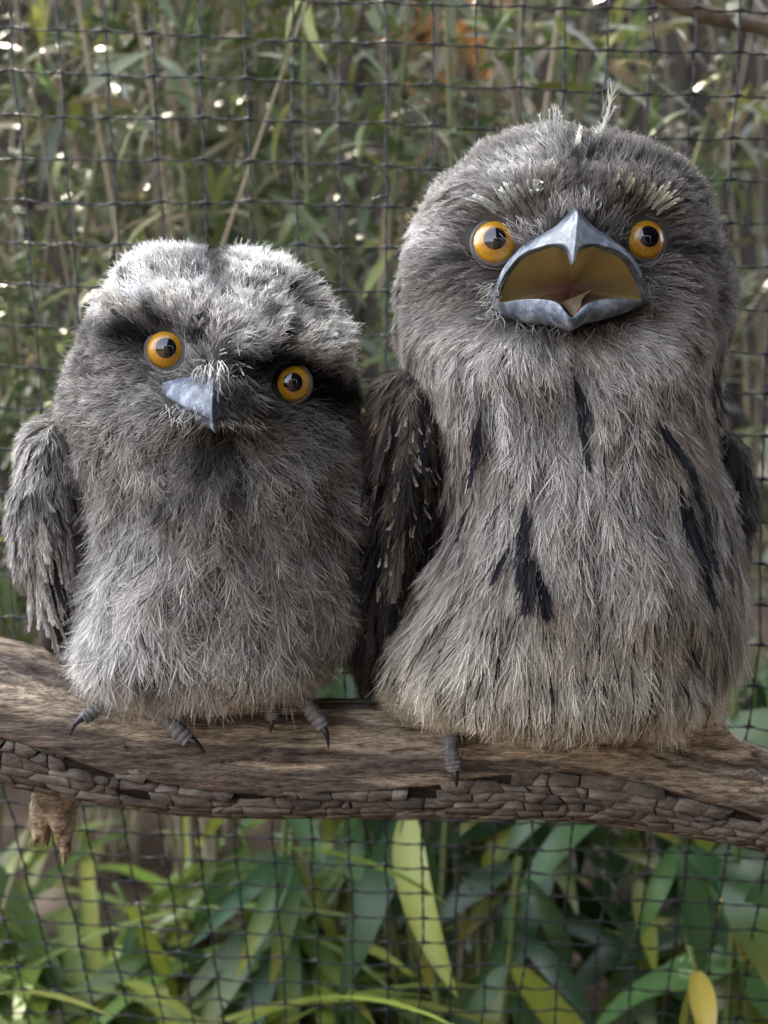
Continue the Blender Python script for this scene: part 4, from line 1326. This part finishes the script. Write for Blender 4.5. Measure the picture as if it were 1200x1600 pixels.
nz = nz + .012 * (fbm(warp, 5, 71) - .5) + rng.normal(0, .0006, nx.shape)
ny = net_y(nz) + .02 * (fbm(warp, 4, 81) - .5)
NODE = np.stack([nx, ny, nz], -1)
def cord(nodes, sag, rad, phase, knots):
    n = len(nodes)
    sub = 8
    t = np.linspace(0, n - 1 - 1e-6, (n - 1) * sub + 1)
    i = t.astype(int); f = (t - i)
    P = nodes[i] * (1 - f)[:, None] + nodes[np.minimum(i + 1, n - 1)] * f[:, None]
    sg = 4 * f * (1 - f)
    P[:, 2] -= sag * sg * (0.6 + .8 * _h(i, i * 0 + phase, i * 0, 5))
    P[:, 0] += (0 if sag else .0006) * sg * (_h(i, i * 0 + phase, i * 0, 9) - .5) * 2
    kn = np.exp(-(np.minimum(f, 1 - f) * sub / 0.8) ** 2)
    r = rad * (1 + (1.0 if knots else .25) * kn)
    return tube(P, r, 6, .62, 0.75)
for i in range(NROW):
    V, q, t = cord(NODE[i] + np.array([0, -.0004, 0]), .0013, .00085, i, True)
    mk('cord', V, q, t, M_CORD, net)
for j in range(NCOL):
    V, q, t = cord(NODE[:, j] + np.array([0, .0004, 0]), .0, .00098, 100 + j, False)
    mk('cord', V, q, t, M_CORD, net)

# ------------------------------------------------------------------ plants
def leaf_mesh(L, W, droop, fold, K=8, side=0.0, prof=None, wave=0.0):
    """leaf along +X, face up +Z, three points across"""
    t = np.linspace(0, 1, K)
    a = np.cumsum(np.concatenate([[0], np.full(K - 1, droop / (K - 1))]))
    x = np.concatenate([[0], np.cumsum(np.cos(a[:-1]) * L / (K - 1))])
    z = np.concatenate([[0], np.cumsum(-np.sin(a[:-1]) * L / (K - 1))])
    w = (prof(t) if prof else np.sin(math.pi * np.clip(t, 0, 1) ** .75) ** .8) * W / 2 + .0004
    y0 = side * L * t * t
    wz = wave * W * np.sin(t * 9)
    V = np.stack([np.stack([x, y0 - w, z + fold * w + wz], -1), np.stack([x, y0, z], -1), np.stack([x, y0 + w, z + fold * w - wz], -1)], 1)
    return V.reshape(-1, 3), gridq(K, 3)

def place(V, base, d, up, s=1.0):
    d = norm(np.asarray(d, float))
    yv = norm(np.cross(up, d))
    zv = np.cross(d, yv)
    return base + s * (V[:, :1] * d + V[:, 1:2] * yv + V[:, 2:3] * zv)

def mat_for(base, d, up, s=1.0):
    d = norm(np.asarray(d, float)); yv = norm(np.cross(up, d)); zv = np.cross(d, yv)
    m = Matrix(((d[0], yv[0], zv[0], base[0]), (d[1], yv[1], zv[1], base[1]), (d[2], yv[2], zv[2], base[2]), (0, 0, 0, 1)))
    return m @ Matrix.Scale(s, 4)

def leaf_obj(parent, me, base, d, up, s=1.0, name='leaf'):
    o = bpy.data.objects.new(name, me)
    COL.objects.link(o)
    o.parent = parent
    o.matrix_parent_inverse = inv_world(parent)
    o.matrix_basis = mat_for(base, d, up, s)
    return o

def leaf_data(name, V, q, colr, tipcol=None, var=.15):
    t = np.clip(V[:, 0] / (V[:, 0].max() + 1e-9), 0, 1)
    c = np.tile(np.asarray(colr), (len(V), 1)) * (1 + var * (fbm(V, 60, 5) - .5))[:, None]
    if tipcol is not None:
        c = c * (1 - t[:, None] ** 3) + np.asarray(tipcol) * t[:, None] ** 3
    mid = np.arange(len(V)) % 3 == 1
    c[mid] *= 1.25
    o = mk(name, V, q, None, M_LEAF, None, col=c)
    me = o.data
    bpy.data.objects.remove(o)
    return me

R = np.random.default_rng(77)
bam_cols = [np.array(c) for c in [(.11, .15, .055), (.15, .18, .085), (.085, .125, .055), (.17, .19, .11), (.13, .155, .10), (.20, .22, .06), (.24, .20, .13)]]
def bamboo(x, y, ncane, nleaf, lab, spread=.16, bright=1.0, zlo=1.0, zhi=2.25, lw=(.055, .0085)):
    gz = float(ground_h(np.array([x]), np.array([y]))[0])
    root = empty('bamboo_clump', (x, y, gz), lab, 'bamboo', 'bamboo behind the net')
    canes = []
    for k in range(ncane):
        a = R.uniform(0, 6.28); r0 = R.uniform(0, spread * .5)
        b = np.array([x + r0 * math.cos(a), y + r0 * math.sin(a) * .6, gz - .03])
        tip = b + np.array([R.normal(0, spread), R.normal(0, spread * .6), R.uniform(1.1, 1.6)])
        mid = (b + tip) / 2 + np.array([R.normal(0, .03), R.normal(0, .03), 0])
        P = crom([b, mid, tip], 20)
        rr = np.linspace(.0034, .0012, 20) * R.uniform(.7, 1.3)
        V, q, t = tube(P, rr, 6)
        cc = np.array([.30, .25, .17]) * R.uniform(.5, 1.2) if R.random() < .7 else np.array([.15, .17, .07])
        mk('cane', V, q, t, M_CANE, root, col=np.tile(cc, (len(V), 1)))
        canes.append(P)
    LV, LQ, LC, o = [], [], [], 0
    for k in range(nleaf):
        P = canes[R.integers(ncane)]
        f = R.uniform(.05, 1)
        p = P[min(int(f * 19), 18)] + R.normal(0, 1, 3) * np.array([.05, .045, .05])
        if not (zlo < p[2] < zhi) or p[1] < .25: continue
        az = R.uniform(0, 6.28)
        d = np.array([math.cos(az), math.sin(az) * .7, R.normal(-.15, .55)])
        L_ = lw[0] * R.uniform(.6, 1.5)
        V, q = leaf_mesh(L_, lw[1] * R.uniform(.7, 1.4), R.uniform(.1, 1.3), .25, 6, R.normal(0, .08))
        up = np.array([R.normal(0, .5), R.normal(-.2, .5), 1])
        LV.append(place(V, p, d, up)); LQ.append(q + o); o += len(V)
        c = bam_cols[min(int(R.power(.8) * 7), 6)] * R.uniform(.6, 1.3) * bright  # bright lowers leaf colour in the deeper clumps, painting in their shade
        LC.append(np.tile(c, (len(V), 1)))
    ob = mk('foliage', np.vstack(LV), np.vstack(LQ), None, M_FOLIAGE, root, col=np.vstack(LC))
    ob['kind'] = 'stuff'
    return root
bamboo(-.42, .55, 18, 2200, 'bamboo clump at the edge with yellow green leaves and straw canes', .17, 1.15)
bamboo(-.16, .62, 20, 2200, 'bamboo clump behind the young bird with many straw coloured canes', .15, 1.0)
bamboo(.06, .52, 14, 1900, 'leafy bamboo clump growing behind the gap between the birds', .13, 1.2)
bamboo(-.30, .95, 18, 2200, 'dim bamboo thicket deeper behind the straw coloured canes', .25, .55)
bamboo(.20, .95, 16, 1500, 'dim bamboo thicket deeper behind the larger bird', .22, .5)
bamboo(.36, .70, 8, 480, 'sparse pale bamboo clump beside the larger bird', .12, 1.1, lw=(.07, .012))

def strap_prof(t): return np.clip((1 - t) * 6, 0, 1) ** .7 * (0.75 + .25 * np.sin(math.pi * t))
def clump(x, y, n, L, W, lab, cols, name, droop=(1.2, 2.6), group=None):
    gz = float(ground_h(np.array([x]), np.array([y]))[0])
    root = empty(name, (x, y, gz), lab, 'plant', group)
    meshes = []
    for k in range(10):
        V, q = leaf_mesh(L * R.uniform(.75, 1.25), W * R.uniform(.8, 1.2), R.uniform(*droop), .35, 14, R.normal(0, .12), strap_prof)
        meshes.append(leaf_data('leaf', V, q, np.array(cols[k % len(cols)]) * R.uniform(.8, 1.2), None))
    for k in range(n):
        az = R.uniform(0, 6.28)
        d = np.array([math.cos(az) * .8, math.sin(az) * .6, R.uniform(.7, 2.0)])
        b = np.array([x + R.normal(0, .03), y + R.normal(0, .03), gz + .01])
        outw = np.array([-math.cos(az) * 1.0, -math.sin(az), .6])
        leaf_obj(root, meshes[R.integers(10)], b, d, outw, R.uniform(.8, 1.15))
    return root
SC = [(.17, .25, .045), (.26, .33, .06), (.12, .20, .05), (.34, .37, .09), (.22, .29, .10)]
for (x, y, n, L_, W_l, lab) in [(-.34, .36, 46, .40, .014, 'strappy yellow green lily clump at the foot of the netting under the stub'),
                              (-.22, .42, 44, .40, .014, 'arching strappy lily clump rooted beneath the young bird'),
                              (-.44, .46, 46, .46, .015, 'tall bright strappy lily clump at the outer edge of the bed'),
                              (-.30, .58, 44, .46, .016, 'strappy lily clump rooted in front of the fallen log'),
                              (-.12, .60, 26, .38, .018, 'small strappy lily clump between the lilies and the broad leaves')]:
    clump(x, y, n, L_, W_l, lab, SC, 'lily_clump', group='strappy lilies in the bed')

def broad(x, y, nstem, nleaf, L, W, lab, cols, name='broad_leaf_plant', h=(.25, .5), group='broad leaved plants under the perch', upright=0.0):
    gz = float(ground_h(np.array([x]), np.array([y]))[0])
    root = empty(name, (x, y, gz), lab, 'plant', group)
    meshes = []
    for k in range(8):
        V, q = leaf_mesh(L * R.uniform(.8, 1.2), W * R.uniform(.8, 1.2), R.uniform(.2, .9), .22, 12, R.normal(0, .06), None, .04)
        tip = (.30, .27, .05) if k % 3 == 0 else None
        meshes.append(leaf_data('leaf', V, q, np.array(cols[k % len(cols)]) * R.uniform(.8, 1.2), tip))
    for s_ in range(nstem):
        b = np.array([x + R.normal(0, .035), y + R.normal(0, .03), gz - .02])
        tip = b + np.array([R.normal(0, .07), R.normal(-.03, .05), R.uniform(*h)])
        P = crom([b, (b + tip) / 2 + R.normal(0, .015, 3), tip], 14)
        V, q, t = tube(P, np.linspace(.0042, .0022, 14), 7)
        mk('stem', V, q, t, M_CANE, root, col=np.tile(np.array([.13, .17, .05]), (len(V), 1)))
        for k in range(nleaf):
            f = R.uniform(.35, 1)
            p = P[int(f * 13)]
            az = R.uniform(0, 6.28)
            d = np.array([math.cos(az), math.sin(az) * .8 - .2, R.uniform(-1.6, -.1) + upright])
            up = np.array([R.normal(0, .3), -0.9 + R.normal(0, .3), 1.0])
            leaf_obj(root, meshes[R.integers(8)], p, d, up, R.uniform(.75, 1.2))
    return root
BC = [(.055, .12, .035), (.075, .16, .045), (.035, .085, .035), (.12, .20, .04), (.045, .105, .045), (.24, .27, .04), (.06, .13, .05), (.09, .17, .07)]
broad(-.06, .50, 7, 12, .12, .020, 'broad leaved plant with long drooping blades under the gap between the birds', BC)
broad(.10, .46, 8, 12, .12, .021, 'broad leaved plant with glossy drooping leaves under the larger bird', BC)
broad(.26, .48, 8, 12, .12, .022, 'broad leaved plant with yellow tipped leaves under the right end of the branch', BC)
broad(.02, .68, 8, 12, .13, .024, 'shaded broad leaved plant set deeper in the bed', BC, h=(.2, .42))
broad(.34, .60, 7, 11, .13, .024, 'shaded broad leaved plant beyond the right end of the branch', BC, h=(.2, .45))
broad(.30, .40, 5, 8, .13, .055, 'wide leaved plant standing behind the wing of the larger bird', [(.07, .15, .05), (.09, .18, .06), (.06, .13, .05)], h=(.42, .62), upright=.7)
broad(.295, .34, 4, 6, .07, .018, 'small plant with leaves coloured yellow as sun patches at the right end of the branch', [(.34, .28, .05), (.42, .34, .07), (.25, .26, .05)], h=(.25, .45))  # yellow leaf colours stand in for sunlit spots in the bed

# dry leaning branch, top right, and a few dead orange leaves caught in the bamboo
P = crom([pix(980, -40, .40), pix(1080, 14, .42), pix(1150, 34, .44), pix(1290, 62, .48)], 30)
V, q, t = tube(P, np.linspace(.0085, .0065, 30) * (1 + .12 * np.sin(np.arange(30) * 1.7)), 10)
tag(mk('dead_bough', V, q, t, M_LOG), 'pale dry bough leaning behind the net above the larger bird', 'bough')
V, q = leaf_mesh(.055, .028, .9, .3, 8, .05)
dl = leaf_data('dead_leaf', V, q, (.42, .20, .07), (.5, .28, .10))
orange = bpy.data.objects['bamboo_clump.002']
for k in range(22):
    p = pix(R.uniform(640, 770), R.uniform(0, 95), R.uniform(.62, .8))
    leaf_obj(orange, dl, p, R.normal(0, 1, 3) + np.array([0, 0, -.6]), np.array([R.normal(0, .4), -1, .6]), R.uniform(.7, 1.2), 'dead_leaf')

# log lying on the bed
lp = crom([(-.45, .72, .78), (-.2, .66, .775), (.05, .62, .765)], 30)
V, q, t = tube(lp + np.random.default_rng(3).normal(0, .002, lp.shape), .035 + .004 * np.sin(np.arange(30)), 14)
tag(mk('fallen_log', V, q, t, M_LOG), 'fallen brown log lying on the soil beneath the lilies', 'log')

# pale broken stub hanging behind the branch, lower left
P = crom([pix(92, 1205, .03), pix(88, 1240, .034), pix(82, 1265, .036), pix(78, 1282, .036)], 30)
rr = np.interp(np.linspace(0, 1, 30), [0, .4, .8, 1], [.0150, .0138, .0120, .0085])
V, q, t = tube(P, rr, 36, .8)
ang = np.tile(np.arange(36), 30)
spl = np.concatenate([np.repeat(np.linspace(0, 1, 30), 36) ** 3, [0, .3]])
jag = np.concatenate([vnoise(np.stack([ang * .55, 0 * ang, 0 * ang], -1), 1.0, 8) ** 2, [0, 0]])
V[:, 2] -= spl * jag * .026
V = V + (fbm(V * np.array([1, 1, .2]), 520, 5)[:, None] - .5) * np.array([.0045, .004, .0])
sv = fbm(V * np.array([1, 1, .3]), 300, 15)
cst = np.array([.85, .78, .70]) * (0.35 + 1.2 * sv[:, None]) * (.75 + .9 * spl[:, None])
tag(mk('broken_stub', V, q, t, M_WOOD, None, col=cst * np.array([2.0, 1.95, 1.85])), 'pale splintered stub hanging below the branch under the young bird', 'stub')

# tree beyond the fence whose crown shades the aviary
tr_root = empty('shade_tree', (-1.05, 3.9, .95), 'brown trunked shade tree standing beyond the fence', 'tree')
TO = np.array([-2.6, .55, -.1])
tp_ = crom(TO + np.array([(1.45, 3.4, .8), (1.5, 3.35, 2.0), (1.7, 3.4, 3.4), (1.8, 3.6, 4.6)]), 24)
V, q, t = tube(tp_, np.linspace(.17, .08, 24), 14)
mk('trunk', V, q, t, M_TRUNK, tr_root)
for a in [(0.9, 2.7, 3.9), (2.9, 3.0, 4.2), (1.2, 4.3, 4.4), (2.4, 4.2, 4.5), (0.3, 3.4, 4.1)]:
    P = TO + crom([(1.62, 3.38, 2.6), tuple((np.array([1.65, 3.4, 3.0]) + np.array(a)) / 2 + np.array([0, 0, .15])), a], 14)
    V, q, t = tube(P, np.linspace(.06, .02, 14), 8)
    mk('limb', V, q, t, M_TRUNK, tr_root)
LV, LQ, LC, o = [], [], [], 0
for k in range(15000):
    p = R.normal(0, 1, 3); p = p / np.linalg.norm(p) * R.uniform(.25, 1) ** .5
    p = TO + np.array([1.6, 3.1, 4.2]) + p * np.array([2.4, 2.2, 1.35])
    V, q = leaf_mesh(R.uniform(.09, .15), R.uniform(.04, .06), .5, .2, 4)
    LV.append(place(V, p, R.normal(0, 1, 3), np.array([.3, -.3, 1.0]) + R.normal(0, .4, 3))); LQ.append(q + o); o += len(V)
    LC.append(np.tile(np.array([.06, .10, .03]) * R.uniform(.6, 1.5), (len(V), 1)))
cw = mk('crown', np.vstack(LV), np.vstack(LQ), None, M_FOLIAGE, tr_root, col=np.vstack(LC))
print('tris', sum(len(o.data.loop_triangles) or sum(len(p.vertices) - 2 for p in o.data.polygons) for o in bpy.data.objects if o.type == 'MESH' and len(o.data.polygons) < 2e5), 'objs', len(bpy.data.objects))
